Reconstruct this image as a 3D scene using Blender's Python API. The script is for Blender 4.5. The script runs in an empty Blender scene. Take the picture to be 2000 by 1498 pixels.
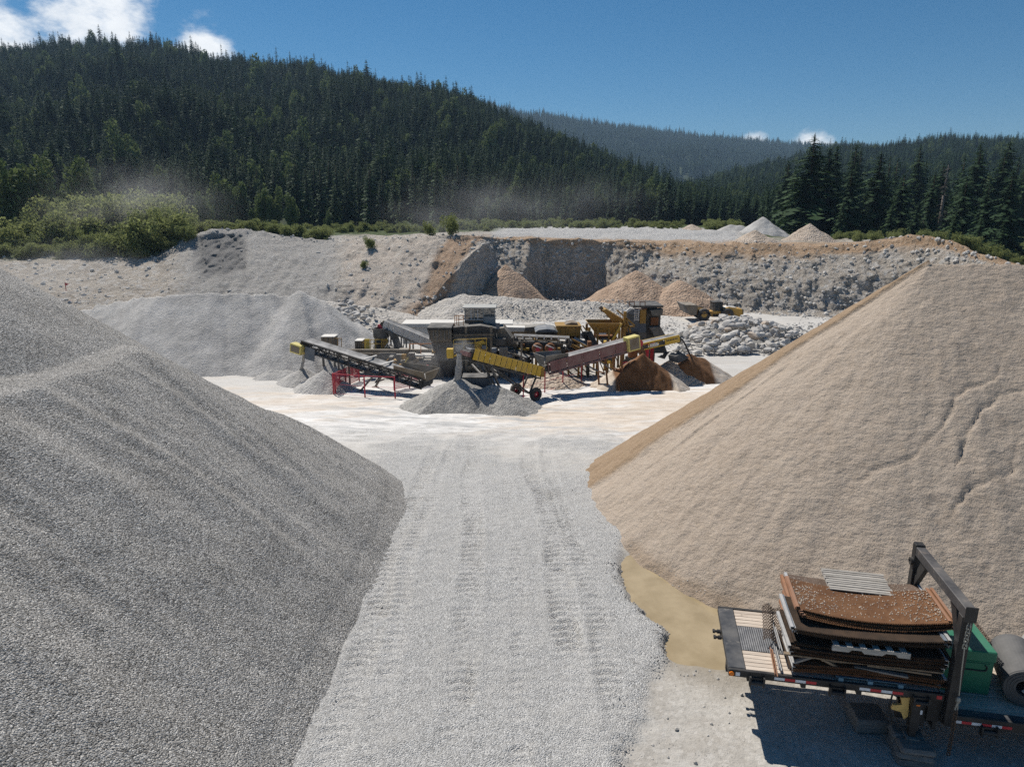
import bpy, bmesh, math, random
import numpy as np
from mathutils import Vector, Matrix
random.seed(7); RNG = np.random.default_rng(7)
S = bpy.context.scene
COL = S.collection
R = math.radians

# ---------------------------------------------------------------- camera, light, exposure
CAMZ, PITCH, FPX = 11.0, R(14.0), 1332.0
cam = bpy.data.objects.new("camera", bpy.data.cameras.new("camera"))
COL.objects.link(cam); S.camera = cam
cam.location = (0, 0, CAMZ); cam.rotation_euler = (R(90) - PITCH, 0, 0)
cam.data.sensor_width = 36.0; cam.data.lens = 36.0 * FPX / 2000.0
cam.data.clip_start = 0.3; cam.data.clip_end = 8000.0

SUN_AZ = math.atan2(-0.555, 0.83)          # from +Y towards -X
SUN_EL = R(52)
sun = bpy.data.objects.new("sun", bpy.data.lights.new("sun", 'SUN'))
COL.objects.link(sun)
sun.data.energy = 4.4; sun.data.angle = R(0.53); sun.data.color = (1.0, 0.94, 0.85)
sd = Vector((math.sin(SUN_AZ) * math.cos(SUN_EL), math.cos(SUN_AZ) * math.cos(SUN_EL), math.sin(SUN_EL)))
sun.rotation_euler = (-sd).to_track_quat('-Z', 'Y').to_euler()

W = bpy.data.worlds.new("World"); S.world = W; W.use_nodes = True
def build_world():
    nt = W.node_tree; nt.nodes.clear(); N = nt.nodes.new; L = nt.links.new
    out = N("ShaderNodeOutputWorld"); bg = N("ShaderNodeBackground"); bg.inputs[1].default_value = 0.055
    sky = N("ShaderNodeTexSky"); sky.sky_type = 'NISHITA'; sky.sun_disc = False
    sky.sun_elevation = SUN_EL; sky.sun_rotation = SUN_AZ
    sky.altitude = 1500; sky.air_density = 1.0; sky.dust_density = 0.1; sky.ozone_density = 5.0
    tc = N("ShaderNodeTexCoord")
    # small fair-weather clouds low over the ridges
    nz = N("ShaderNodeTexNoise"); nz.inputs['Scale'].default_value = 9; nz.inputs['Detail'].default_value = 9; nz.inputs['Roughness'].default_value = .62
    mp = N("ShaderNodeMapping"); mp.inputs['Scale'].default_value = (1, 1, 1.9); L(tc.outputs['Generated'], mp.inputs[0]); L(mp.outputs[0], nz.inputs[0])
    total = None
    for (u, v, rad) in ((150, 80, .155), (20, 110, .15), (235, 55, .085), (385, 88, .06), (1600, 296, .06), (1470, 292, .045), (-300, 60, .2), (2600, 200, .2), (-1500, 100, .25)):
        d = ray(u, v).normalized()
        s = N("ShaderNodeVectorMath"); s.operation = 'DISTANCE'; L(tc.outputs['Generated'], s.inputs[0]); s.inputs[1].default_value = d
        m = N("ShaderNodeMapRange"); m.inputs[1].default_value = 0; m.inputs[2].default_value = rad; m.inputs[3].default_value = .5; m.inputs[4].default_value = 0
        L(s.outputs['Value'], m.inputs[0])
        if total is None: total = m.outputs[0]
        else:
            mx = N("ShaderNodeMath"); mx.operation = 'MAXIMUM'; L(total, mx.inputs[0]); L(m.outputs[0], mx.inputs[1]); total = mx.outputs[0]
    ad = N("ShaderNodeMath"); ad.operation = 'ADD'; L(total, ad.inputs[0]); L(nz.outputs['Fac'], ad.inputs[1])
    cm = N("ShaderNodeMapRange"); cm.interpolation_type = 'SMOOTHSTEP'; cm.inputs[1].default_value = .70; cm.inputs[2].default_value = .95
    L(ad.outputs[0], cm.inputs[0])
    n2 = N("ShaderNodeTexNoise"); n2.inputs['Scale'].default_value = 22; n2.inputs['Detail'].default_value = 6; L(mp.outputs[0], n2.inputs[0])
    cr = N("ShaderNodeMixRGB"); cr.inputs[1].default_value = (10.5, 11.3, 12.4, 1); cr.inputs[2].default_value = (17.5, 17.5, 17.3, 1); L(n2.outputs['Fac'], cr.inputs[0])
    cl = N("ShaderNodeMixRGB"); hs = N('ShaderNodeHueSaturation'); hs.inputs['Saturation'].default_value = 1.26; hs.inputs['Hue'].default_value = .492; hs.inputs['Value'].default_value = .98; L(sky.outputs[0], hs.inputs['Color'])
    L(cm.outputs[0], cl.inputs[0]); L(hs.outputs[0], cl.inputs[1]); L(cr.outputs[0], cl.inputs[2])
    L(cl.outputs[0], bg.inputs[0]); L(bg.outputs[0], out.inputs[0])
S.view_settings.view_transform = 'Standard'; S.view_settings.look = 'None'
S.view_settings.exposure = 0.35; S.view_settings.gamma = 1.0; S.view_settings.use_curve_mapping = False
S.render.engine = 'CYCLES'
S.cycles.max_bounces = 6; S.cycles.diffuse_bounces = 3; S.cycles.glossy_bounces = 2; S.cycles.volume_bounces = 0
S.cycles.volume_max_steps = 64
S.cycles.use_denoising = False; S.cycles.use_adaptive_sampling = False

# ---------------------------------------------------------------- projection helpers (pixels of the 2000 px photograph -> places)
CP, SP = math.cos(PITCH), math.sin(PITCH)
def ray(u, v):
    n = (749 - v) / FPX
    return Vector(((u - 1000) / FPX, CP + n * SP, -SP + n * CP))
def pt(u, v, Y):
    d = ray(u, v); return Vector((0, 0, CAMZ)) + d * (Y / d.y)
def onz(u, v, z):
    d = ray(u, v); return Vector((0, 0, CAMZ)) + d * ((z - CAMZ) / d.z)
build_world()

# ---------------------------------------------------------------- numpy noise
def _h(ix, iy, iz, seed):
    n = (ix.astype(np.int64) * 374761393 + iy.astype(np.int64) * 668265263 + iz.astype(np.int64) * 2147483647 + seed * 974634777) & 0xFFFFFFFF
    n = ((n ^ (n >> 13)) * 1274126177) & 0xFFFFFFFF
    n = ((n ^ (n >> 16)) * 2246822519) & 0xFFFFFFFF
    return ((n ^ (n >> 15)) & 0xFFFF) / 65535.0
def vnoise(x, y, z=None, seed=0):
    x = np.asarray(x, float); y = np.asarray(y, float); z = np.zeros_like(x) if z is None else np.asarray(z, float)
    x, y, z = np.broadcast_arrays(x, y, z)
    i, j, k = np.floor(x), np.floor(y), np.floor(z); f, g, h = x - i, y - j, z - k
    f, g, h = [t * t * t * (t * (t * 6 - 15) + 10) for t in (f, g, h)]
    def c(a, b, d): return _h(i + a, j + b, k + d, seed)
    x00 = c(0,0,0) * (1-f) + c(1,0,0) * f; x10 = c(0,1,0) * (1-f) + c(1,1,0) * f
    x01 = c(0,0,1) * (1-f) + c(1,0,1) * f; x11 = c(0,1,1) * (1-f) + c(1,1,1) * f
    return ((x00 * (1-g) + x10 * g) * (1-h) + (x01 * (1-g) + x11 * g) * h) * 2 - 1
def fbm(x, y, z=None, o=4, seed=0, g=.5):
    s = 0; a = 1; t = 0
    for q in range(o):
        k = 2 ** q
        s = s + a * vnoise(np.asarray(x) * k, np.asarray(y) * k, None if z is None else np.asarray(z) * k, seed + q * 17); t += a; a *= g
    return s / t
def sstep(a, b, x):
    t = np.clip((np.asarray(x, float) - a) / (b - a), 0, 1); return t * t * (3 - 2 * t)

# ---------------------------------------------------------------- tagging / building helpers
def tag(o, label=None, cat=None, group=None, kind=None):
    if label: o["label"] = label
    if cat: o["category"] = cat
    if group: o["group"] = group
    if kind: o["kind"] = kind
    return o
def thing(name, label, cat, loc=(0, 0, 0), rz=0.0, group=None):
    o = bpy.data.objects.new(name, None); COL.objects.link(o); o.location = loc; o.rotation_euler = (0, 0, rz); o.empty_display_size = .3
    return tag(o, label, cat, group)
def root_loc(p):
    while p is not None and p.parent is not None: p = p.parent
    return p
class MB:
    def __init__(s): s.v = []; s.f = []
    def add(s, vs, fs):
        b = len(s.v); s.v += [tuple(p) for p in vs]; s.f += [tuple(i + b for i in f) for f in fs]; return s
    def box(s, x0, x1, y0, y1, z0, z1):
        return s.hexa([(x0,y0,z0),(x1,y0,z0),(x1,y1,z0),(x0,y1,z0),(x0,y0,z1),(x1,y0,z1),(x1,y1,z1),(x0,y1,z1)])
    def hexa(s, p):
        return s.add(p, [(0,3,2,1),(4,5,6,7),(0,1,5,4),(1,2,6,5),(2,3,7,6),(3,0,4,7)])
    def frame(s, o, a, b, c, r):                     # box in basis a,b,c ; r = (a0,a1,b0,b1,c0,c1)
        P = lambda i, j, k: o + a * r[i] + b * r[2 + j] + c * r[4 + k]
        return s.hexa([P(0,0,0),P(1,0,0),P(1,1,0),P(0,1,0),P(0,0,1),P(1,0,1),P(1,1,1),P(0,1,1)])
    def bar(s, p, q, w, h=None):
        p, q = Vector(p), Vector(q); h = h or w; a = (q - p); l = a.length
        if l < 1e-6: return s
        a /= l; up = Vector((0, 0, 1)) if abs(a.z) < .95 else Vector((0, 1, 0))
        b = a.cross(up).normalized(); c = b.cross(a)
        return s.frame(p, a, b, c, (0, l, -w/2, w/2, -h/2, h/2))
    def tube(s, p, q, r, n=8, r2=None, cap=True):
        p, q = Vector(p), Vector(q); r2 = r if r2 is None else r2; a = (q - p).normalized()
        up = Vector((0, 0, 1)) if abs(a.z) < .95 else Vector((0, 1, 0)); b = a.cross(up).normalized(); c = b.cross(a)
        vs = [p + (b * math.cos(t) + c * math.sin(t)) * r for t in [2*math.pi*i/n for i in range(n)]] + \
             [q + (b * math.cos(t) + c * math.sin(t)) * r2 for t in [2*math.pi*i/n for i in range(n)]]
        fs = [(i, (i+1) % n, n + (i+1) % n, n + i) for i in range(n)]
        if cap: fs += [tuple(reversed(range(n))), tuple(range(n, 2*n))]
        return s.add(vs, fs)
    def path(s, pts, r, n=6):
        for i in range(len(pts) - 1): s.tube(pts[i], pts[i+1], r, n)
        return s
    def prism(s, poly, y0, y1):                      # poly in (x,z), extruded along y
        n = len(poly); vs = [(x, y0, z) for x, z in poly] + [(x, y1, z) for x, z in poly]
        return s.add(vs, [tuple(range(n)), tuple(reversed(range(n, 2*n)))] + [((i+1) % n, i, n+i, n+(i+1) % n) for i in range(n)])
    def lathe(s, o, axis, prof, n=20):               # prof [(r, h)] about axis
        o = Vector(o); a = Vector(axis).normalized(); up = Vector((0, 0, 1)) if abs(a.z) < .95 else Vector((0, 1, 0)); b = a.cross(up).normalized(); c = b.cross(a)
        m = len(prof); vs = []
        for k in range(n):
            t = 2*math.pi*k/n; d = b * math.cos(t) + c * math.sin(t)
            vs += [o + a * h + d * r for r, h in prof]
        return s.add(vs, [(k*m+i, ((k+1) % n)*m+i, ((k+1) % n)*m+i+1, k*m+i+1) for k in range(n) for i in range(m-1)])
    def build(s, name, mat, parent=None, smooth=False, bevel=0, local=False):
        me = bpy.data.meshes.new(name)
        vs = s.v
        if parent is not None and not local:
            l = root_loc(parent).location; vs = [(x - l.x, y - l.y, z - l.z) for x, y, z in vs]
        me.from_pydata(vs, [], s.f); me.update()
        bm = bmesh.new(); bm.from_mesh(me); bmesh.ops.recalc_face_normals(bm, faces=bm.faces)
        if bevel: bmesh.ops.bevel(bm, geom=[e for e in bm.edges], offset=bevel, segments=1, affect='EDGES', clamp_overlap=True)
        bm.to_mesh(me); bm.free()
        me.materials.append(mat)
        if smooth: me.polygons.foreach_set("use_smooth", [True] * len(me.polygons))
        o = bpy.data.objects.new(name, me); COL.objects.link(o)
        if parent is not None: o.parent = parent
        return o
def grid_mesh(name, V, nr, nc, mat, keep=None, attrs=None, smooth=True):
    V = np.asarray(V, np.float32).reshape(-1, 3)
    r, c = np.meshgrid(np.arange(nr - 1), np.arange(nc - 1), indexing='ij'); a = (r * nc + c).ravel()
    q = np.stack([a, a + 1, a + nc + 1, a + nc], 1)
    if keep is not None:
        k = keep.ravel()[q].any(1); q = q[k]
        used = np.zeros(len(V), bool); used[q.ravel()] = True; idx = np.cumsum(used) - 1
        V = V[used]; q = idx[q]
        if attrs: attrs = {n: x.ravel()[used] for n, x in attrs.items()}
    me = bpy.data.meshes.new(name); me.vertices.add(len(V)); me.vertices.foreach_set("co", V.ravel())
    me.loops.add(q.size); me.loops.foreach_set("vertex_index", q.ravel().astype(np.int32))
    me.polygons.add(len(q)); me.polygons.foreach_set("loop_start", np.arange(0, q.size, 4, dtype=np.int32))
    me.polygons.foreach_set("use_smooth", np.full(len(q), smooth)); me.update(calc_edges=True); me.validate()
    for n, x in (attrs or {}).items():
        at = me.attributes.new(n, 'FLOAT', 'POINT'); at.data.foreach_set("value", np.asarray(x, np.float32).ravel())
    me.materials.append(mat)
    o = bpy.data.objects.new(name, me); COL.objects.link(o); return o
def tri_mesh(name, V, F, mat, smooth=False, rnd=None):
    V = np.asarray(V, np.float32); F = np.asarray(F, np.int32); k = F.shape[1]
    me = bpy.data.meshes.new(name); me.vertices.add(len(V)); me.vertices.foreach_set("co", V.ravel())
    me.loops.add(F.size); me.loops.foreach_set("vertex_index", F.ravel())
    me.polygons.add(len(F)); me.polygons.foreach_set("loop_start", np.arange(0, F.size, k, dtype=np.int32))
    me.polygons.foreach_set("use_smooth", np.full(len(F), smooth)); me.update(calc_edges=True)
    if rnd is not None:
        at = me.attributes.new("rnd", 'FLOAT', 'POINT'); at.data.foreach_set("value", np.asarray(rnd, np.float32))
    me.materials.append(mat); return me
def copy_tree(o, parent=None):
    c = o.copy(); COL.objects.link(c)
    if parent is not None: c.parent = parent
    for ch in list(o.children): copy_tree(ch, c)
    return c

# ---------------------------------------------------------------- materials
class NM:
    def __init__(s, name):
        s.m = bpy.data.materials.new(name); s.m.use_nodes = True; s.nt = s.m.node_tree; s.b = s.nt.nodes["Principled BSDF"]
        s.geo = s.N("ShaderNodeNewGeometry"); s.pos = s.geo.outputs['Position']; s.tc = s.N("ShaderNodeTexCoord")
        s.b.inputs['Specular IOR Level'].default_value = .25
    def N(s, t): return s.nt.nodes.new(t)
    def L(s, a, b): s.nt.links.new(a, b)
    def noise(s, scale, det=4, rough=.55, vec=None, dist=0):
        n = s.N("ShaderNodeTexNoise"); n.inputs['Scale'].default_value = scale; n.inputs['Detail'].default_value = det; n.inputs['Roughness'].default_value = rough
        n.inputs['Distortion'].default_value = dist; s.L(vec or s.pos, n.inputs['Vector']); return n.outputs['Fac']
    def voro(s, scale, feat='F1', out='Color', vec=None):
        n = s.N("ShaderNodeTexVoronoi"); n.feature = feat; n.inputs['Scale'].default_value = scale; s.L(vec or s.pos, n.inputs['Vector']); return n.outputs[out]
    def mapv(s, scale, rot=(0, 0, 0), vec=None):
        n = s.N("ShaderNodeMapping"); n.inputs['Scale'].default_value = scale; n.inputs['Rotation'].default_value = rot; s.L(vec or s.pos, n.inputs[0]); return n.outputs[0]
    def rng(s, x, a, b, c=0., d=1., smooth=True):
        n = s.N("ShaderNodeMapRange"); n.inputs[1].default_value = a; n.inputs[2].default_value = b; n.inputs[3].default_value = c; n.inputs[4].default_value = d
        if smooth: n.interpolation_type = 'SMOOTHSTEP'
        s.L(x, n.inputs[0]); return n.outputs[0]
    def math(s, op, a, b=None):
        n = s.N("ShaderNodeMath"); n.operation = op
        for i, x in ((0, a), (1, b)):
            if x is None: continue
            if isinstance(x, (int, float)): n.inputs[i].default_value = x
            else: s.L(x, n.inputs[i])
        return n.outputs[0]
    def mix(s, f, a, b, mode='MIX'):
        n = s.N("ShaderNodeMixRGB"); n.blend_type = mode
        for i, x in ((0, f), (1, a), (2, b)):
            if isinstance(x, (int, float)): n.inputs[i].default_value = x
            elif isinstance(x, tuple): n.inputs[i].default_value = (x + (1,))[:4]
            else: s.L(x, n.inputs[i])
        return n.outputs[0]
    def attr(s, name):
        n = s.N("ShaderNodeAttribute"); n.attribute_name = name; return n.outputs['Fac']
    def bw(s, c):
        n = s.N("ShaderNodeRGBToBW"); s.L(c, n.inputs[0]); return n.outputs[0]
    def bump(s, h, dist, strength=1.0, nrm=None):
        n = s.N("ShaderNodeBump"); n.inputs['Distance'].default_value = dist; n.inputs['Strength'].default_value = strength; s.L(h, n.inputs['Height'])
        if nrm is not None: s.L(nrm, n.inputs['Normal'])
        return n.outputs[0]
    def done(s, col=None, rough=None, nrm=None, metal=None):
        if col is not None:
            if isinstance(col, tuple): s.b.inputs['Base Color'].default_value = (col + (1,))[:4]
            else: s.L(col, s.b.inputs['Base Color'])
        if rough is not None:
            if isinstance(rough, (int, float)): s.b.inputs['Roughness'].default_value = rough
            else: s.L(rough, s.b.inputs['Roughness'])
        if nrm is not None: s.L(nrm, s.b.inputs['Normal'])
        if metal is not None: s.b.inputs['Metallic'].default_value = metal
        return s.m
def gran(name, c0, c1, size, bump, patch=.25, patch_scale=.35, spread=.5, streak=0, tint=None):
    """loose aggregate: grains of `size` metres between c0 and c1"""
    k = NM(name)
    v = k.N("ShaderNodeTexVoronoi"); v.inputs['Scale'].default_value = 1 / size; k.L(k.pos, v.inputs['Vector'])
    g = k.bw(v.outputs['Color']); fine = k.noise(1.7 / size, 3, .7)
    f = k.math('ADD', k.math('MULTIPLY', g, spread), k.math('MULTIPLY', fine, 1 - spread))
    col = k.mix(k.rng(f, .25, .75, smooth=False), c0, c1)
    p = k.noise(patch_scale, 5, .6)
    col = k.mix(patch, col, k.mix(k.rng(p, .3, .7), tuple(x * .62 for x in c0), tuple(min(x * 1.25, .9) for x in c1)), 'MIX')
    if tint is not None: col = k.mix(k.rng(k.noise(.16, 4, .6), .45, .7, 0, .7), col, tint)
    h = k.math('SUBTRACT', k.noise(1.1 / size, 4, .65), k.math('MULTIPLY', v.outputs['Distance'], 1.0))
    n = k.bump(k.noise(.9, 4, .6), .15, .35); n = k.bump(k.noise(.38 / size, 3, .6), bump * 1.8, .8, n)
    n = k.bump(h, bump, 1.0, n)
    return k.done(col, .95, n)
def paint(name, c, rough=.55, metal=0., dust=.35, dustc=(.42, .39, .35), var=.2, wear=None, bump=.004):
    k = NM(name); n1 = k.noise(1.3, 6, .65); n2 = k.noise(9, 5, .65)
    col = k.mix(k.math('MULTIPLY', k.rng(n2, .3, .75), var * 2), c, tuple(x * .55 for x in c))
    if wear: col = k.mix(k.rng(k.noise(3.1, 7, .7), .55, .68), col, wear)
    sz = k.N("ShaderNodeSeparateXYZ"); k.L(k.geo.outputs['Normal'], sz.inputs[0])
    up = k.rng(sz.outputs[2], .1, .9, .45, 1.0)
    d = k.math('MULTIPLY', k.math('MULTIPLY', k.rng(n1, .25, .7), dust), up)
    col = k.mix(d, col, dustc)
    return k.done(col, k.mix(d, (rough,) * 3, (.95,) * 3), k.bump(n2, bump, .5), metal)
# ---------------------------------------------------------------- pit floor
GEX = ([6, 10, 11.66, 13.9, 15.1, 16.7, 18.0, 19.7, 21.5, 26, 31], [1.3, 2.0, 2.4, 3.1, 3.85, 4.1, 3.45, 3.35, 3.9, 5, 6])
def gbase(x, y):
    t = np.maximum(np.asarray(y, float) - 22, 0)
    z = -.075 * t
    return -3.5 + np.log1p(np.exp((z + 3.5) * 2.5)) / 2.5 - np.log1p(np.exp(3.5 * 2.5)) / 2.5 + 3.5
def gravel_mask(x, y):
    e = np.interp(y, *GEX) + fbm(x * 1.6, y * 1.6, o=4, seed=5) * .33
    far = 36.5 + fbm(x * .35, y * .35, o=4, seed=8) * 6 - np.abs(x + 2.5) * .45
    return sstep(.22, -.22, x - e) * sstep(7.5, -7.5, y - far + 3.5 * fbm(x * 1.1, y * 2.2, o=3, seed=9))
TRACKS = [(([8, 14, 20, 27], [-3.55, -3.75, -4.0, -3.9]), .42, .9), (([8, 14, 20, 30], [-2.75, -3.0, -3.35, -3.2]), .3, .6),
          (([8, 15, 22, 30], [-1.1, -1.15, -1.35, -1.9]), .42, .8), (([8, 15, 22, 30], [1.35, 1.5, 1.55, .9]), .45, 1.0),
          (([8, 14, 18, 24], [2.1, 2.45, 2.35, 1.8]), .36, .7), (([8, 15, 22, 30], [.2, .25, .1, -.3]), .3, .45)]
def ground_z(x, y, detail=True):
    z = gbase(x, y)
    g = gravel_mask(x, y)
    z = z + .13 * g * sstep(8, 12, y) + fbm(x * .25, y * .25, o=3, seed=11) * .12 * sstep(20, 40, y)
    pd_ = ((x - 5.2) / 2.6) ** 2 + ((y - 17.5) / 3.3) ** 2 + .35 * fbm(x * .9, y * .9, o=3, seed=61) + 1.2 * sstep(15.6, 13.9, y)
    z = z - .16 * sstep(1.55, .75, pd_) * (1 - g)
    if detail:
        for (ty, tx), w, a in TRACKS:
            dx = x - np.interp(y, ty, tx) - .12 * vnoise(y * .35, y * 0 + tx[0], seed=3)
            m = sstep(w, w * .72, np.abs(dx)) * g
            n = sstep(-.55, .25, vnoise(x * .25 + tx[0], y * .22, seed=31)) * (.55 + .45 * vnoise(x * 2, y * 2, seed=32))
            lug = np.sin(2 * np.pi * (y + np.abs(dx) * .45) / .31)
            z = z + m * n * a * (.062 * np.clip(lug * 2.2, -1, 1) - .05)
            ridge = np.exp(-((np.abs(dx) - w * 1.05) / .09) ** 2) * g
            z = z + ridge * n * a * .07
        z = z + fbm(x * 1.1, y * 1.1, o=4, seed=23) * .035 + g * fbm(x * 5, y * 5, o=2, seed=24) * .022
        far = sstep(30, 36, y) * sstep(75, 60, y)
        s = x * .93 - y * .22 + 2.2 * fbm(x * .06, y * .06, seed=41, o=2)      # curving wheel ruts over the dusty yard
        z = z + far * (.05 * fbm(s * .25, (y + x * .3) * 2.2, o=3, seed=43) + .03 * vnoise(x * 1.3, y * 3.1, seed=44))
    return z
def build_ground():
    xs = np.concatenate([[-400, -300, -220, -160], np.arange(-120, -40, 3), np.arange(-40, -15, .7), np.arange(-15, -6.5, .3), np.arange(-6.5, 9, .1), np.arange(9, 18, .3), np.arange(18, 45, .7), np.arange(45, 121, 3), [160, 220, 300, 400]])
    ys = np.concatenate([[-60, -30, -15, -6, 0, 4, 6], np.arange(7, 8.5, .25), np.arange(8.5, 28, .075), np.arange(28, 45, .14), np.arange(45, 75, .4), np.arange(75, 116, 1.2), [118, 122, 130, 140, 160, 200]])
    X, Y = np.meshgrid(xs, ys); Z = ground_z(X, Y)
    Z = np.where(Y > 112, Z - (Y - 112) * .05, Z)
    Z = np.where((X < -60), Z - (-60 - X) * .03, Z)
    g = gravel_mask(X, Y)
    # dusty white haul area, tan streaks from the sand side
    streak = fbm((X * .35 + Y * .1), (Y - X * .25) * 1.5, o=4, seed=51)
    tan = sstep(.1, .75, .75 * np.exp(-(((Y - 41 - (X - 4) * .35) / 6.5) ** 2)) * sstep(-6, 4, X) + .55 * streak + .02)
    tan = np.maximum(tan, sstep(.15, .6, .55 * np.exp(-(((Y - 43 + X * .2) / 4.5) ** 2)) + .5 * streak) * sstep(-6, -10, X) * .8)
    spill = sstep(33, 39, Y) * (1 - sstep(47, 60, Y)) * sstep(.0, .35, fbm(X * .3, (Y + X * .25) * 1.6, o=4, seed=52)) * sstep(14, 4, np.abs(X + 3)) * .95
    wet = np.exp(-(((X - 5.4) / 2.3) ** 2 + ((Y - 17.2) / 2.9) ** 2) ** 2)
    far = sstep(30, 40, Y)
    grey = sstep(51.5, 56, Y + 2.5 * fbm(X * .25, Y * .25, o=3, seed=53)) * (.75 + .25 * sstep(-.3, .3, fbm(X * .2, Y * .4, o=3, seed=54)))
    grey = np.maximum(grey, .7 * sstep(-13, -17, X + 2 * fbm(X * .3, Y * .3, seed=55)) * sstep(44, 50, Y))
    rut = np.zeros_like(X)
    for (ty, tx), w, a in TRACKS:
        dx = np.abs(X - np.interp(Y, ty, tx)); rut = np.maximum(rut, sstep(w * 1.3, w * .5, dx + .15 * fbm(X * 2, Y * 1.2, o=3, seed=33)) * sstep(-.3, .4, vnoise(X * .3 + tx[0], Y * .25, seed=34)) * .6)
    k = NM("pit_floor")
    # crushed gravel
    v = k.N("ShaderNodeTexVoronoi"); v.inputs['Scale'].default_value = 34; k.L(k.pos, v.inputs['Vector'])
    gc = k.math('ADD', k.math('MULTIPLY', k.bw(v.outputs['Color']), .6), k.math('MULTIPLY', k.noise(75, 3, .7), .4))
    grav = k.mix(k.rng(gc, .25, .75, smooth=False), (.27, .268, .262), (.74, .735, .72))
    grav = k.mix(k.attr('rut'), grav, k.mix(k.rng(gc, .3, .7), (.44, .435, .425), (.72, .71, .69)))
    grav = k.mix(k.rng(k.noise(.45, 5, .6), .35, .75, 0, .45), grav, (.50, .49, .47))
    # fine crusher dust and packed dirt
    d1 = k.noise(.8, 8, .7); d2 = k.noise(7, 8, .75)
    dirt = k.mix(k.rng(d1, .3, .7), (.36, .335, .30), (.50, .48, .445))
    dirt = k.mix(k.rng(d2, .48, .72, 0, .75), dirt, (.25, .235, .21))
    dirt = k.mix(k.rng(k.voro(11), .35, .2, 0, .35, False), dirt, (.58, .56, .53))
    dirt = k.mix(k.attr("wet"), dirt, (.19, .155, .105))
    st = k.noise(.5, 8, .7, k.mapv((1.0, 4.0, 1), (0, 0, R(-14))), 1.2)
    white = k.mix(k.rng(st, .35, .7), (.60, .585, .565), (.80, .795, .785))
    white = k.mix(k.rng(k.noise(1.1, 8, .75, k.mapv((.8, 2.6, 1), (0, 0, R(9)))), .52, .62, 0, .8), white, (.42, .40, .37))
    tanc = k.mix(k.rng(st, .3, .7), (.49, .415, .335), (.67, .605, .535))
    base = k.mix(k.attr("far"), dirt, white)
    base = k.mix(k.attr("grey"), base, k.mix(k.rng(d2, .35, .7), (.40, .385, .36), (.53, .515, .49)))
    base = k.mix(k.attr("tan"), base, tanc)
    base = k.mix(k.attr("spill"), base, (.42, .42, .415))
    col = k.mix(k.attr("gravel"), base, grav)
    hg = k.math('SUBTRACT', k.noise(38, 4, .65), v.outputs['Distance'])
    hd = k.math('ADD', k.noise(5, 8, .7), k.math('MULTIPLY', k.noise(30, 5, .7), .35))
    mh = k.N("ShaderNodeMix"); mh.data_type = 'FLOAT'; k.L(k.attr("gravel"), mh.inputs[0]); k.L(hd, mh.inputs[2]); k.L(hg, mh.inputs[3])
    o = grid_mesh("ground", np.stack([X, Y, Z], -1), len(ys), len(xs), k.done(col, .95, k.bump(mh.outputs[0], .042, 1)),
                  attrs=dict(gravel=g, far=far, tan=tan * far, spill=spill * far, wet=wet, grey=grey, rut=rut))
    tag(o, kind='structure')
build_ground()
def gz(x, y): return float(ground_z(np.array([float(x)]), np.array([float(y)]), False)[0])

# muddy puddle between the gravel and the sand
def build_puddle():
    xs = np.linspace(2.6, 8.6, 70); ys = np.linspace(13.2, 21.6, 90); X, Y = np.meshgrid(xs, ys)
    gm = gravel_mask(X, Y)
    d = ((X - 5.3) / 2.9) ** 2 + ((Y - 17.4) / 3.6) ** 2
    k = NM("muddy_water"); col = k.mix(k.rng(k.noise(.9, 6, .6), .3, .7), (.29, .225, .13), (.40, .32, .20)); col = k.mix(k.rng(k.noise(11, 4, .7), .62, .72, 0, .5), col, (.26, .2, .12))
    k.b.inputs['Specular IOR Level'].default_value = .5
    o = grid_mesh("puddle", np.stack([X, Y, np.full_like(X, -.075)], -1), len(ys), len(xs), k.done(col, .10, k.bump(k.noise(3, 3), .004, .3)), keep=(d < 1.6))
    tag(o, kind='structure')
build_puddle()

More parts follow.
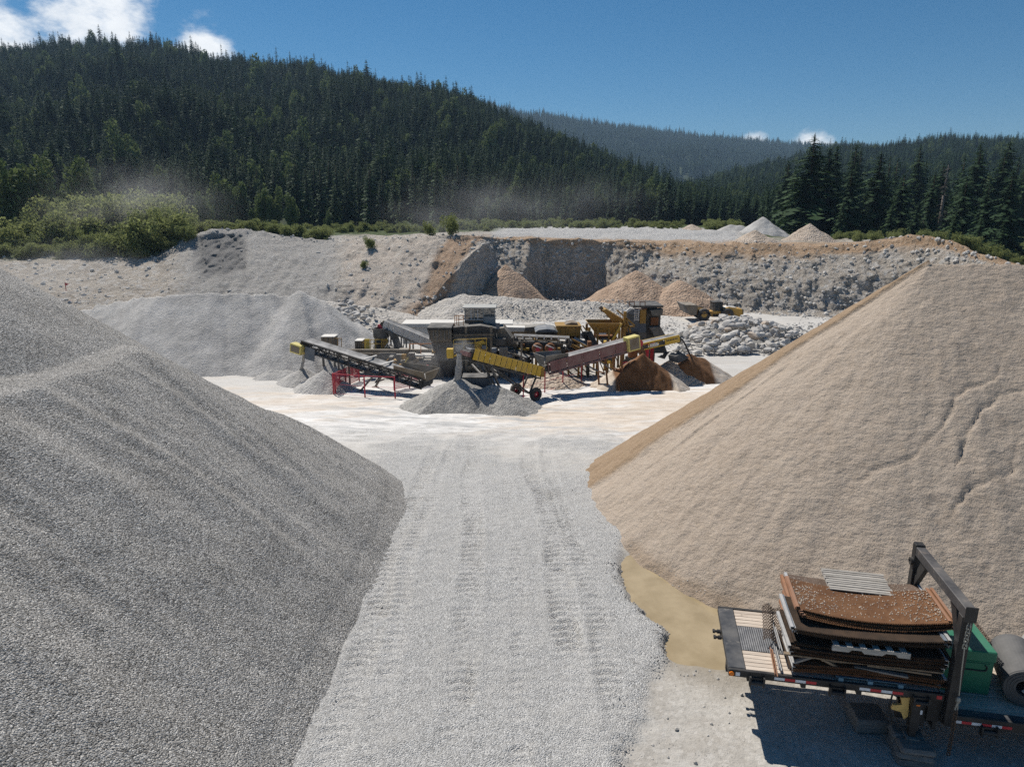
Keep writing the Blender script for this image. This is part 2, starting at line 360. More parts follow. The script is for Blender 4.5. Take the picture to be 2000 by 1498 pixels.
# ---------------------------------------------------------------- quarry bank, plateau (one terrain sheet behind the yard)
#   u : (foot v,Y) (break v,Y) (top v,Y) (back v,Y)
BANK = {
 -900: (650, 75, 610, 84, 530, 100, 490, 140), -200: (645, 80, 600, 90, 505, 112, 484, 150), 0: (640, 83, 590, 95, 500, 120, 480, 150), 180: (640, 85, 580, 98, 497, 121, 478, 152), 310: (632, 88, 572, 100, 487, 122, 470, 150),
 350: (625, 92, 574, 99, 470, 121, 462, 150), 395: (612, 96, 570, 101, 455, 122, 458, 148), 440: (606, 97, 566, 102, 449, 124, 455, 148), 500: (604, 97, 567, 102, 452, 125, 455, 150), 560: (602, 97, 566, 103, 462, 126, 457, 150), 640: (600, 98, 558, 105, 470, 127, 460, 152),
 665: (604, 98, 556, 104, 472, 126, 460, 152), 700: (608, 97, 560, 103, 470, 123, 460, 152), 760: (618, 95, 562, 102, 467, 121, 459, 155), 815: (624, 95, 585, 99, 464, 119, 458, 158),
 845: (614, 99, 583, 100.5, 461, 118, 457, 160), 872: (606, 103, 548, 105, 462, 118, 454, 162), 900: (602, 106, 522, 108.5, 464, 118, 452, 163), 925: (598, 109, 492, 112, 464, 118.5, 451, 164), 945: (594, 111, 476, 115.5, 467, 119.5, 451, 164),
 970: (592, 112, 500, 118, 467, 121.5, 450, 165), 1030: (592, 112, 510, 117.5, 467, 122, 449, 165), 1044: (592, 118.5, 520, 121, 468, 122.8, 449, 165), 1058: (592, 121.6, 520, 122.6, 469, 123.4, 449, 165), 1110: (592, 122.2, 530, 123.2, 469, 124, 448, 165), 1172: (590, 121.2, 530, 122.4, 470, 123.2, 448, 165), 1186: (590, 117.5, 530, 120, 470, 122.4, 448, 165),
 1215: (586, 113, 535, 117.5, 471, 122, 448, 165), 1300: (588, 109, 535, 113.5, 474, 120.5, 450, 162), 1400: (604, 104, 545, 108.5, 477, 117, 452, 155), 1450: (606, 103, 545, 107.5, 478, 115.5, 456, 150), 1500: (608, 102, 545, 106, 479, 114, 460, 146),
 1600: (606, 100, 545, 104, 479, 111.5, 466, 142), 1700: (602, 99, 540, 102, 474, 108.5, 470, 138), 1760: (596, 97, 530, 100, 466, 105, 470, 135), 1820: (590, 94, 525, 97, 466, 101, 474, 130), 1900: (590, 88, 535, 91, 489, 94, 500, 122), 2000: (600, 80, 560, 83, 521, 86, 530, 112), 2200: (640, 72, 600, 76, 560, 80, 550, 105), 2900: (680, 64, 640, 68, 600, 72, 570, 100),
}
BU = np.array(sorted(BANK)); BV = np.array([BANK[u] for u in BU], float)
def smooth_interp(u, col):
    return np.interp(u, BU, col)
def pix2world(u, v, Y):
    n = (749 - v) / FPX; dy = CP + n * SP; dz = -SP + n * CP; t = Y / dy
    return (u - 1000) / FPX * t, Y, CAMZ + dz * t
def build_bank():
    us = np.concatenate([np.arange(-900, -40, 14), np.arange(-40, 2060, 2.6), np.arange(2060, 2901, 14)])
    rows = []; par = []
    P = [smooth_interp(us, BV[:, i]) for i in range(8)]
    foot, brk, top, back = [np.stack(pix2world(us, P[2*i], P[2*i+1]), -1) for i in range(4)]
    pre = foot.copy(); pre[:, 1] -= 5; pre[:, 0] *= pre[:, 1] / foot[:, 1]; pre[:, 2] = gbase(pre[:, 0], pre[:, 1]) - .7
    end = back.copy(); f = 250 / back[:, 1]; end[:, 0] *= f; end[:, 1] = 250; end[:, 2] = 7.0 + (us - 900) * 0
    segs = [(pre, foot, 8), (foot, brk, 34), (brk, top, 44), (top, back, 26), (back, end, 14)]
    for k, (a, b, n) in enumerate(segs):
        for i in range(n + (k == len(segs) - 1)):
            rows.append(a + (b - a) * (i / n)); par.append(k + i / n)
    V = np.array(rows); p = np.array(par)[:, None] * np.ones((1, len(us)))
    X, Y, Z = V[..., 0], V[..., 1], V[..., 2]
    # outline wander of the cut edge, ribs and ledges on the face
    w = sstep(.1, 1.2, p) * sstep(3.6, 2.6, p)
    steep = np.clip((p > .2) * 1.0, 0, 1) * sstep(3.2, 2.9, p)
    lit = sstep(600, 700, us)[None, :] * (1 - .8 * sstep(1036, 1050, us) * sstep(1190, 1176, us))[None, :]
    rib = fbm(X * .55, Z * .22, Y * .1, o=5, seed=71)
    vor = np.abs(fbm(X * .9, Z * .9, Y * .5, o=4, seed=72))
    Y2 = Y - w * (rib * 1.3 + fbm(X * .14, Z * .1, o=3, seed=73) * 1.2 + vor * .8) * (.35 + .65 * lit)
    Z2 = Z + sstep(.3, 1, p) * fbm(X * .4, Y * .4, o=5, seed=74) * .35 + (p > 2.9) * fbm(X * .12, Y * .12, o=4, seed=75) * .5
    edge = np.exp(-((p - 3.0) / .12) ** 2)
    Z2 += edge * fbm(X * .5, Y * .2, o=4, seed=76) * .45
    # gullies of eroded talus on the grey hump at the left
    hump = sstep(340, 400, us)[None, :] * sstep(700, 640, us)[None, :]
    Y2 += hump * sstep(1.0, 1.3, p) * sstep(2.9, 2.4, p) * fbm(X * 1.1, Z * .12, o=3, seed=77) * .6
    um = us[None, :] + 0 * p
    soil = sstep(2.42, 2.86, p + .32 * fbm(X * .3, Z * .5, o=4, seed=78)) * sstep(1150, 1300, um) + sstep(2.7, 2.95, p + .2 * rib) * sstep(930, 960, um)
    soil = np.clip(soil, 0, 1) * sstep(3.5, 3.1, p + .25 * fbm(X * .2, Y * .2, seed=79))
    soil = np.maximum(soil, sstep(1700, 1800, um) * sstep(2.5, 2.9, p + .25 * rib) * sstep(4.6, 4.2, p))
    # reddish run of spilled soil down the spur
    sp = np.interp(p, [0.4, 1.0, 2.0, 3.0], [800, 832, 876, 932])
    red = sstep(48, 26, np.abs(um - sp + 16 - 14 * fbm(Z * .4, X * .2, seed=80))) * sstep(.3, .6, p) * sstep(3.25, 2.9, p)
    pale = sstep(655, 690, um) * sstep(960, 920, um) * sstep(.2, .6, p) * sstep(3.3, 2.8, p)
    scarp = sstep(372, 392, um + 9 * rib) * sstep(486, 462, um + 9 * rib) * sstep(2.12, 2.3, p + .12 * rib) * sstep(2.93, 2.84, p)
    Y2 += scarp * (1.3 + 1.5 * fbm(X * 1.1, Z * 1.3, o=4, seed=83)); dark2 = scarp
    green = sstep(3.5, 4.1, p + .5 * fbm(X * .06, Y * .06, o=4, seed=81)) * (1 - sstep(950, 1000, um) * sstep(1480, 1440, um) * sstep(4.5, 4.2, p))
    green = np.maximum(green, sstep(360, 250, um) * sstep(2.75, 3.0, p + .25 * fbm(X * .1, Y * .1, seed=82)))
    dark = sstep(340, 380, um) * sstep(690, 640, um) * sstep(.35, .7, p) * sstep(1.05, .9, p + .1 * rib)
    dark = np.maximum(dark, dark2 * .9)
    k = NM("quarry_bank")
    n1 = k.noise(.35, 8, .65); n2 = k.noise(1.9, 8, .7); n3 = k.voro(1.6)
    gray = k.mix(k.rng(n2, .3, .72), (.345, .295, .24), (.57, .515, .445))
    gray = k.mix(k.rng(n1, .4, .7, 0, .5), gray, (.43, .395, .35))
    lay = k.noise(1.0, 6, .7, k.mapv((.12, .12, 1.9)))
    gray = k.mix(k.rng(lay, .50, .62, 0, .45), gray, (.26, .236, .21))
    gray = k.mix(k.rng(k.bw(n3), .68, .8, 0, .55, False), gray, (.62, .61, .59))
    palec = k.mix(k.rng(n2, .3, .7), (.46, .395, .335), (.62, .555, .485))
    palec = k.mix(k.rng(lay, .52, .62, 0, .5), palec, (.30, .285, .265))
    fan = k.noise(1.0, 5, .65, k.mapv((.85, .35, .10)), .4)
    col = k.mix(k.attr("pale"), gray, palec)
    col = k.mix(k.rng(fan, .52, .64, 0, .45), col, (.52, .485, .44)); col = k.mix(k.rng(fan, .46, .36, 0, .4), col, (.23, .208, .182))
    col = k.mix(k.math("MULTIPLY", k.attr("leftgrey"), .75), col, k.mix(k.rng(n2, .3, .7), (.30, .293, .282), (.47, .46, .445)))
    col = k.mix(k.rng(fan, .54, .66, 0, .4), col, (.56, .53, .49))
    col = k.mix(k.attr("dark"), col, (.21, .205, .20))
    soilc = k.mix(k.rng(n2, .3, .7), (.32, .205, .12), (.55, .41, .285))
    redc = k.mix(k.rng(n2, .3, .7), (.36, .24, .16), (.48, .36, .26))
    col = k.mix(k.attr("red"), col, redc)
    col = k.mix(k.attr("soil"), col, soilc)
    col = k.mix(k.rng(k.attr("top"), 0, 1), col, k.mix(k.rng(n2, .3, .7), (.42, .415, .405), (.56, .55, .535)))
    col = k.mix(k.attr("green"), col, k.mix(k.rng(n2, .3, .7), (.035, .06, .015), (.10, .13, .04)))
    h = k.math('ADD', n2, k.math('MULTIPLY', k.noise(5.5, 6, .75), .6))
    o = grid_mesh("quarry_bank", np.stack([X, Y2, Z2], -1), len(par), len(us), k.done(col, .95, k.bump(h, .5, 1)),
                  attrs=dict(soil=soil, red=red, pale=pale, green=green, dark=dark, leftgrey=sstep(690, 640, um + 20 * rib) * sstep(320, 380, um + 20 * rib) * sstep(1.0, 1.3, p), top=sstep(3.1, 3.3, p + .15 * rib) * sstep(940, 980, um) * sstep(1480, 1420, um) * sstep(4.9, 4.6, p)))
    tag(o, kind='structure'); return np.stack([X, Y2, Z2], -1), p, um
BANKV, BANKP, BANKU = build_bank()
BFLAT = BANKV.reshape(-1, 3)
def bank_at(u, p):
    i = np.argmin(np.abs(BANKP[:, 0] - p)); j = np.argmin(np.abs(BANKU[0] - u)); return Vector(BANKV[i, j])
def terrain_z(x, y):
    d = (BFLAT[:, 0] - x) ** 2 + (BFLAT[:, 1] - y) ** 2; return float(BFLAT[np.argmin(d), 2])

# ---------------------------------------------------------------- forested hills
HILLS = [  # name, base (Y), crest: u -> (v ground, Y), rows
 ("hill", 225, {-1100: (300, 520), -500: (190, 620), -150: (140, 700), 0: (128, 720), 80: (108, 730), 150: (104, 730), 300: (112, 720), 440: (142, 700), 620: (160, 680), 760: (192, 660), 900: (222, 630), 1000: (246, 600), 1100: (280, 560), 1200: (332, 520), 1300: (372, 480), 1450: (412, 420), 1600: (428, 380)}),
 ("hill", 330, {950: (432, 420), 1100: (424, 520), 1200: (412, 620), 1300: (388, 720), 1400: (360, 800), 1560: (318, 870), 1640: (300, 880), 1750: (298, 870), 1850: (282, 860), 2000: (287, 840), 2300: (300, 820), 2900: (260, 800)}),
 ("hill", 1100, {400: (126, 2400), 700: (164, 2400), 820: (181, 2430), 1000: (226, 2500), 1130: (243, 2550), 1300: (266, 2600), 1430: (279, 2620), 1560: (289, 2650), 1700: (295, 2680), 2000: (302, 2700), 2500: (294, 2700)}),
]
HSURF = []
def build_hills():
    k = NM("forest_floor"); col = k.mix(k.rng(k.noise(.05, 6, .7), .3, .7), (.016, .026, .013), (.04, .055, .022)); m = k.done(col, 1.0)
    for q, (nm, Y0, cr) in enumerate(HILLS):
        cu = np.array(sorted(cr)); us = np.linspace(cu[0], cu[-1], 240)
        cv = np.interp(us, cu, [cr[u][0] for u in cu]); cy = np.interp(us, cu, [cr[u][1] for u in cu])
        cv = np.convolve(np.pad(cv, 6, 'edge'), np.ones(13) / 13, 'valid')
        cx, _, cz = pix2world(us, cv, cy)
        t = np.concatenate([np.linspace(0, 1, 60), 1 + np.linspace(.05, 1, 12)])[:, None]
        Yb = Y0 * np.minimum(1, .95 * cy / Y0)
        Y = Yb + (cy - Yb) * np.minimum(t, 1) + np.maximum(t - 1, 0) * 260
        X = cx * Y / cy
        prof = np.minimum(t, 1) ** 1.12
        z0 = 5.5
        Z = z0 + (cz - z0) * prof - np.maximum(t - 1, 0) * 90
        Z = Z + np.sin(np.clip(t, 0, 1) * np.pi) * fbm(X / 90, Y / 90, o=3, seed=90 + q) * (cz - z0) * .13
        o = grid_mesh(nm, np.stack([X, Y, Z], -1), len(t), len(us), m); tag(o, kind='structure')
        HSURF.append((us, t[:, 0], X, Y, Z, np.maximum(cz, 8)))
build_hills()
# ---------------------------------------------------------------- stockpiles
def seg_dist(X, Y, a, b):
    ax, ay, az = a; bx, by, bz = b; dx, dy = bx - ax, by - ay; l2 = dx * dx + dy * dy + 1e-9
    t = np.clip(((X - ax) * dx + (Y - ay) * dy) / l2, 0, 1)
    return np.hypot(X - ax - t * dx, Y - ay - t * dy), az + (bz - az) * t
def ridge_h(X, Y, pts, slope):
    h = None
    for a, b in (list(zip(pts, pts[1:])) or [(pts[0], pts[0])]):
        d, z = seg_dist(X, Y, a, b); q = z - slope * d
        h = q if h is None else np.maximum(h, q)
    return h
def make_pile(name, label, hf, x0, x1, y0, y1, step, mat, group=None, attrs=None, cat="stockpile"):
    nx = int((x1 - x0) / step) + 2; ny = int((y1 - y0) / step) + 2
    xs = np.linspace(x0, x1, nx); ys = np.linspace(y0, y1, ny); X, Y = np.meshgrid(xs, ys)
    H = hf(X, Y); G = ground_z(X, Y, False) if y1 < 88 else H * 0 - 4.5
    o = grid_mesh(name, np.stack([X, Y, H], -1), ny, nx, mat, keep=(H > G - .12), attrs={n: f(X, Y, H) for n, f in (attrs or {}).items()})
    return tag(o, label, cat, group)
M_GRAVEL = gran("crushed_gravel", (.155, .147, .136), (.80, .775, .735), .034, .068, .10, .5, .62)
M_GRAVEL_FAR = gran("pale_crushed_stone", (.34, .33, .315), (.56, .545, .525), .09, .05, .3, .4, .5)
M_STONE = gran("grey_chips", (.21, .203, .19), (.54, .525, .495), .075, .06, .25, .7, .5)
M_RUB = gran("pale_quarry_rubble", (.36, .335, .30), (.56, .53, .49), .32, .2, .3, .5, .55)
M_REDSOIL = gran("reddish_soil", (.33, .225, .155), (.50, .375, .28), .3, .18, .35, .5, .5)
M_TAN = gran("tan_fill", (.36, .28, .21), (.58, .50, .42), .25, .16, .3, .5, .5)
def sand_mat():
    k = NM("washed_sand")
    n1 = k.noise(.5, 8, .65); n2 = k.noise(3.2, 8, .7); n3 = k.noise(28, 4, .7)
    dry = k.mix(k.rng(n2, .3, .7), (.42, .345, .275), (.515, .435, .36))
    dry = k.mix(k.rng(n1, .35, .72, 0, .55), dry, (.52, .445, .37))
    dry = k.mix(k.rng(n3, .3, .75, 0, .5, False), dry, (.30, .24, .182))
    damp = k.mix(k.rng(n2, .3, .7), (.29, .205, .13), (.36, .265, .18))
    col = k.mix(k.attr("damp"), dry, damp)
    mus = k.N("ShaderNodeTexNoise"); mus.inputs['Scale'].default_value = 1.0; mus.inputs['Detail'].default_value = 6; mus.inputs['Roughness'].default_value = .62
    k.L(k.mapv((4.0, 4.0, 6.5), (R(18), R(8), R(30))), mus.inputs[0])
    h = k.math('ADD', k.math('MULTIPLY', mus.outputs['Fac'], 1.0), k.math('MULTIPLY', n3, .22))
    return k.done(col, .95, k.bump(k.noise(30, 4, .7), .03, .8, k.bump(h, .22, .7)))
def brown_mat():
    k = NM("damp_brown_sand"); n = k.noise(1.6, 7, .65)
    damp = k.mix(k.rng(n, .3, .7), (.135, .064, .027), (.22, .115, .056))
    dry = k.mix(k.rng(n, .3, .7), (.43, .36, .29), (.58, .52, .45))
    return k.done(k.mix(k.attr("damp"), dry, damp), .95, k.bump(k.noise(9, 6, .7), .08, .8))

# left gravel ridge with its upper tier
LTOE = .68
def left_h(X, Y):
    w_ = Y + X * .18 + 1.2 * fbm(X * .12, Y * .12, o=2, seed=106)
    rill = (.5 - np.abs(fbm(w_ * .55, X * .05 + 3, o=3, seed=101))) * .6 + fbm(w_ * .22, X * .06, o=2, seed=102) * .65
    wob = fbm(X * .2, Y * .2, o=3, seed=103) * .25
    toe0 = gbase(X, Y); dz = lambda b, a: b + rill * a * np.clip((b - toe0) / 2.2, .08, 1)
    low = np.minimum(dz(ridge_h(X, Y, [(-14.59, -14, 7.32), (-14.59, 13.63, 7.32), (-14.39, 22.5, 7.32)], .70), .8), 6.45 + wob * .5)
    near = dz(ridge_h(X, Y, [(-17, 6.8, 6.4), (-11.5, 9.6, 5.25)], .70), .4)
    up = ridge_h(X, Y, [(-34, 28, 14.5), (-21.74, 21.85, 12.54)], .79) + rill * .25
    back = low
    h = np.maximum(np.maximum(low, near), np.maximum(up, back))
    h = h + fbm(X * .9, Y * .9, o=3, seed=104) * .07 + fbm(X * 5, Y * 5, o=2, seed=105) * .02
    toe = ground_z(X, Y, False)
    return np.where(h < toe + .5, toe - .3 + (h - toe + .3) * np.where(h > toe - .3, .92, 1), h)
make_pile("gravel_pile", "huge two-tiered stockpile of clean grey gravel with a rutted lower flank", left_h, -42, -2.2, 3.0, 42, .13, M_GRAVEL)

# right sand pile
SAPEX = [(14.96, 24.79, 9.28), (23.58, 21.6, 9.35), (39.6, 26.4, 10.0)]; SSL = .80
def crack(X, Y, pts):
    d = 1e9
    wx = fbm(X * 1.3, Y * 1.3, o=3, seed=121) * .26 + fbm(X * 5, Y * 5, o=2, seed=123) * .08; wy = fbm(X * 1.3 + 9, Y * 1.3, o=3, seed=122) * .22
    for a, b in zip(pts, pts[1:]):
        q, _ = seg_dist(X + wx, Y + wy, (a[0], a[1], 0), (b[0], b[1], 0)); d = np.minimum(d, q)
    return d
def on_sand(u, v):                                   # where a pixel's ray meets the sand cone (for placing its cracks)
    d = ray(u, v)
    for t in np.arange(12, 60, .05):
        x, y, z = d.x * t, d.y * t, CAMZ + d.z * t
        if ridge_h(np.array([x]), np.array([y]), SAPEX, SSL)[0] > z: return (x, y)
    return (d.x * 30, d.y * 30)
CRACKS = [[on_sand(*q) for q in c] for c in (
    [(1955, 710), (1935, 740), (1900, 760), (1860, 790), (1850, 840), (1800, 860), (1780, 890), (1720, 920), (1690, 940)],
    [(2010, 755), (1950, 765), (1920, 800), (1890, 870), (1880, 920)], [(1990, 920), (1920, 940), (1870, 960), (1855, 1000)],
    [(2010, 1000), (1970, 1020), (1965, 1030)], [(2030, 820), (1985, 870), (1980, 930)])]
def sand_parts(X, Y):
    an = np.arctan2(Y - 24.79, X - 14.96); d = np.hypot(X - 14.96, Y - 24.79)
    base = ridge_h(X, Y, SAPEX, SSL)
    base = base + fbm(an * 7, d * .08, o=3, seed=111) * .12 * np.clip(d / 8, .2, 1.3)
    m = sstep(.03, -.03, np.mod(an, 2 * np.pi) - 2.985 + .03 * fbm(X * .7, Y * .7, o=4, seed=117)) * sstep(1.2, 1.7, np.mod(an, 2 * np.pi))
    fresh = base + .16 * m
    return base, fresh, an, d
def sand_h(X, Y):
    base, fresh, an, d = sand_parts(X, Y)
    h = fresh
    for i, c in enumerate(CRACKS):
        q = crack(X, Y, c); h = h - np.exp(-(q / .055) ** 2) * (.095 if i < 3 else .06) * (.7 + .3 * vnoise(X * 1.6, Y * 1.6, seed=126))
    h = h + fbm(X * .55, Y * .55, o=4, seed=113) * .09 + fbm(X * 2.2, Y * 2.2, o=3, seed=114) * .045
    toe = ground_z(X, Y, False)
    return h + .18 * fbm(X * .8, Y * .8, o=2, seed=115) * sstep(1.2, 0, h - toe)
def sand_damp(X, Y, H):
    base, fresh, an, d = sand_parts(X, Y)
    a2 = np.mod(an, 2 * np.pi); m = sstep(.018, -.018, a2 - 2.985 + .03 * fbm(X * .7, Y * .7, o=4, seed=117)) * sstep(1.2, 1.7, a2)
    foot = sstep(.35, .1, H - .0 + .1 * fbm(X, Y, seed=118)) * sstep(22, 20, Y)
    return np.clip(m + .5 * foot, 0, 1)
make_pile("sand_pile", "towering cone of tan washed sand with cracks running down its face", sand_h, 1.2, 31, 10.0, 38, .062, sand_mat(), attrs=dict(damp=sand_damp))

def cone_pile(name, label, apexes, slope, mat, group=None, cut=None, step=.12, seed=0, attrs=None, rough=.06, lump=.15):
    xs = [a[0] for a in apexes]; ys = [a[1] for a in apexes]; zb = min(gz(a[0], a[1]) if a[1] < 100 else a[2] - a[3] if len(a) > 3 else a[2] - 4 for a in apexes)
    r = max((a[2] - zb) / slope for a in apexes) + 1.0
    def hf(X, Y):
        X2 = X + fbm(X * .6, Y * .6, o=2, seed=seed + 1) * lump; Y2 = Y + fbm(X * .6 + 7, Y * .6, o=2, seed=seed + 2) * lump
        h = ridge_h(X2, Y2, [a[:3] for a in apexes], slope)
        if cut:                                      # face dug by the loader
            x0, x1, yc, s = cut; f = (Y - yc - .10 * fbm(X * 1.3, X * 0, o=3, seed=seed + 3)) * s + gz(apexes[0][0], yc)
            m = sstep(.35, 0, np.maximum(x0 - X, X - x1)); h = np.where(m > .01, np.minimum(h, f * m + h * (1 - m)), h)
        return h + fbm(X * 1.5, Y * 1.5, o=4, seed=seed + 4) * rough * 2
    return make_pile(name, label, hf, min(xs) - r, max(xs) + r, min(ys) - r, max(ys) + r, step, mat, group, attrs)

P = lambda u, v, Y: tuple(pt(u, v, Y))
# grey pile below the yellow conveyor: fresh cone with a dug front, and the older lobe beside it
cone_pile("gravel_pile", "grey gravel cone with dug front forming under the yellow-sided conveyor", [P(893, 738, 44.5)], .50, M_STONE, cut=(-5.6, -1.75, 42.0, .85), seed=130, step=.07)
cone_pile("gravel_pile", "low grey gravel mound beside the cone under the yellow-sided conveyor", [P(985, 758, 43.6), P(960, 750, 44.2)], .56, M_STONE, seed=140, step=.08)
# piles below the long grey conveyor
cone_pile("gravel_pile", "small pale cone under the head of the grey conveyor", [P(588, 718, 53.6)], .6, M_GRAVEL_FAR, seed=150, step=.1)
cone_pile("gravel_pile", "pale steep cone beside the red mesh fence under the grey conveyor", [P(630, 722, 50.8)], .66, M_GRAVEL_FAR, seed=160, step=.1)
cone_pile("gravel_pile", "low pale spoil heap left of the grey conveyor's cones", [P(530, 722, 56), P(560, 722, 56)], .5, M_GRAVEL_FAR, seed=165, step=.12)
# brown sand piles dug by the loader
MB_ = brown_mat()
cone_pile("sand_pile", "damp brown sand cone under the maroon conveyor with dug face", [P(1254, 691, 51.9)], .70, MB_, cut=(7.9, 12.2, 50.1, 1.4), seed=170, step=.07,
          attrs=dict(damp=lambda X, Y, H: sstep(.25, 0, np.maximum(np.maximum(8.0 - X, X - 12.1), -9)) * sstep(52.6, 52.0, Y) ))
cone_pile("sand_pile", "damp brown sand cone below the black hose with tan right flank", [P(1347, 690, 55.0), P(1375, 700, 55.5)], .66, MB_, cut=(12.4, 17.1, 53.2, 1.45), seed=180, step=.08,
          attrs=dict(damp=lambda X, Y, H: sstep(12.6, 12.9, X + .2 * fbm(Y, Y, seed=3)) * sstep(16.6, 16.2, X) * sstep(56.0, 55.2, Y) * sstep(-2.9, -2.5, H + 0 * X)))
cone_pile("sand_pile", "pale tan sand heap with grooved side between the two brown cones", [P(1300, 708, 54.0), P(1318, 700, 55)], .62, M_TAN, seed=185, step=.1)
cone_pile("sand_pile", "low pale tan mound on the left of the front brown cone", [P(1212, 722, 52.2)], .55, M_TAN, seed=188, step=.1)
# long pale ridge at mid left
def mid_h(X, Y):
    pts = [P(150, 606, 70), P(235, 592, 68), P(312, 582, 66), P(420, 577, 66), P(560, 577, 66.5), P(594, 570, 66)]
    h = ridge_h(X, Y, pts, .68) + (.45 - np.abs(fbm(X * .45 + Y * .18, Y * .03, o=4, seed=191))) * .75 + fbm(X * .9, Y * .9, o=4, seed=192) * .10
    return np.minimum(h, 3.4 + .35 * fbm(X * .35, Y * .35, o=3, seed=193)) if False else h
make_pile("gravel_pile", "long pale grey ridge of fine stone behind the grey conveyor", mid_h, -62, -8, 52, 80, .2, M_GRAVEL_FAR)
# plateau heaps
def far_cone(name, label, u, v, Y, h, slope, mat, seed, n=1, spread=0):
    ap = [P(u + spread * i, v + (3 * i if n > 1 else 0), Y) for i in range(n)]; r = h / slope + 1
    xs = [a[0] for a in ap]
    hf = lambda X, Y_: ridge_h(X + .3 * fbm(X * .5, Y_ * .5, seed=seed), Y_, ap, slope) + fbm(X * .8, Y_ * .8, o=4, seed=seed + 1) * .25
    o = make_pile(name, label, hf, min(xs) - r, max(xs) + r, Y - r, Y + r, .3, mat)
    return o
far_cone("gravel_pile", "sharp grey gravel cone on the rim before the tall spruces", 1490, 424, 150, 5, .66, M_GRAVEL_FAR, 201)
far_cone("gravel_pile", "tan stony cone on the rim right of the sharp grey cone", 1582, 436, 128, 5, .66, M_TAN, 203)
far_cone("gravel_pile", "low tan soil heap on the rim in front of the grey cone", 1475, 449, 121, 3.5, .55, M_TAN, 205)
far_cone("gravel_pile", "low pale heap on the rim behind the grey cone", 1425, 438, 160, 2.5, .5, M_GRAVEL_FAR, 207, 2, 25)
far_cone("gravel_pile", "small tan stone heap at the edge of the far green scrub", 1352, 437, 168, 1.6, .5, M_TAN, 209)
# slumped soil inside the quarry
far_cone("soil_pile", "reddish slumped soil ridge leaning on the shaded cliff recess", 990, 516, 114, 6.5, .85, M_REDSOIL, 211, 1)
far_cone("soil_pile", "broad reddish soil cone at the right side of the cliff recess", 1242, 527, 109, 6.5, .62, M_REDSOIL, 213)
far_cone("soil_pile", "lower tan soil cone next to the loader bucket", 1330, 546, 106, 5, .58, M_REDSOIL, 215)
far_cone("rubble_pile", "wide pale rubble bank below the cliff recess behind the control cabin", 905, 574, 101, 4.6, .30, M_RUB, 217, 8, 46)

# grey spoil lying under and between the machines, and the base of the boulder heap
for u, v, Y, sl, lab in ((820, 722, 56.5, .42, "grey dust heap under the feed table left of the screening machine"), (740, 722, 58.5, .40, "grey dust heap under the crusher chassis"), (1000, 712, 58, .40, "grey dust heap under the screening machine's chute"), (1110, 704, 60, .40, "grey dust heap under the ochre bin"), (900, 704, 61, .4, "grey dust heap behind the screening machine"), (1080, 722, 52.8, .45, "small tan heap behind the maroon conveyor's fence"), (1235, 694, 62, .5, "grey spoil under the dark crusher tower")):
    cone_pile("spoil_heap", lab, [P(u, v, Y)], sl, M_TAN if "tan" in lab else M_GRAVEL_FAR, seed=int(u), step=.15)
cone_pile("rubble_pile", "rubble bed under the big boulder heap, coloured dark as shadow gaps", [P(1350, 640, 80), P(1430, 626, 81), P(1510, 626, 84)], .45, M_STONE, seed=231, step=.2)  # darker stone colour stands in for the shadow gaps between the boulders
cone_pile("soil_pile", "low tan dirt bank hiding the loader's wheels", [P(1372, 627, 89), P(1440, 623, 90), P(1500, 628, 92)], .4, M_TAN, seed=233, step=.2)
cone_pile("rubble_pile", "pale rubble slope under the boulders behind the long pale ridge", [P(640, 588, 94), P(690, 596, 94), P(745, 632, 92)], .2, M_RUB, seed=237, step=.25)
# ---------------------------------------------------------------- trees
M_TMP = None
def leaf_mat(name, c0, c1, var=.35, trans=.0):
    k = NM(name); oi = k.N("ShaderNodeObjectInfo")
    f = k.math('ADD', k.math('MULTIPLY', oi.outputs['Random'], .65), k.math('MULTIPLY', k.noise(.45, 3, .6), .35))
    col = k.mix(f, c0, c1)
    col = k.mix(k.math('MULTIPLY', k.attr("rnd"), var), col, tuple(min(1, x * 2.2) for x in c1))
    k.b.inputs['Specular IOR Level'].default_value = .12
    if trans:
        tr = k.N("ShaderNodeBsdfTranslucent"); k.L(col, tr.inputs[0]); mx = k.N("ShaderNodeMixShader"); mx.inputs[0].default_value = trans
        k.L(k.b.outputs[0], mx.inputs[1]); k.L(tr.outputs[0], mx.inputs[2]); k.L(mx.outputs[0], k.nt.nodes["Material Output"].inputs[0])
    return k.done(col, .8)
M_CON = leaf_mat("conifer_needles", (.013, .032, .015), (.038, .070, .027), .35, .15)
M_CON2 = leaf_mat("young_conifer_needles", (.035, .065, .025), (.07, .10, .035), .25, .15)
M_DEC = leaf_mat("aspen_leaves", (.07, .105, .035), (.13, .16, .06), .4, .3)
M_BUSH = leaf_mat("willow_leaves", (.12, .15, .05), (.22, .24, .095), .4, .45)
M_BARK = paint("bark", (.085, .065, .05), .9, 0, .1, var=.5, bump=.03)
M_DEAD = paint("dead_wood", (.16, .14, .125), .9, 0, .1, var=.5, bump=.03)

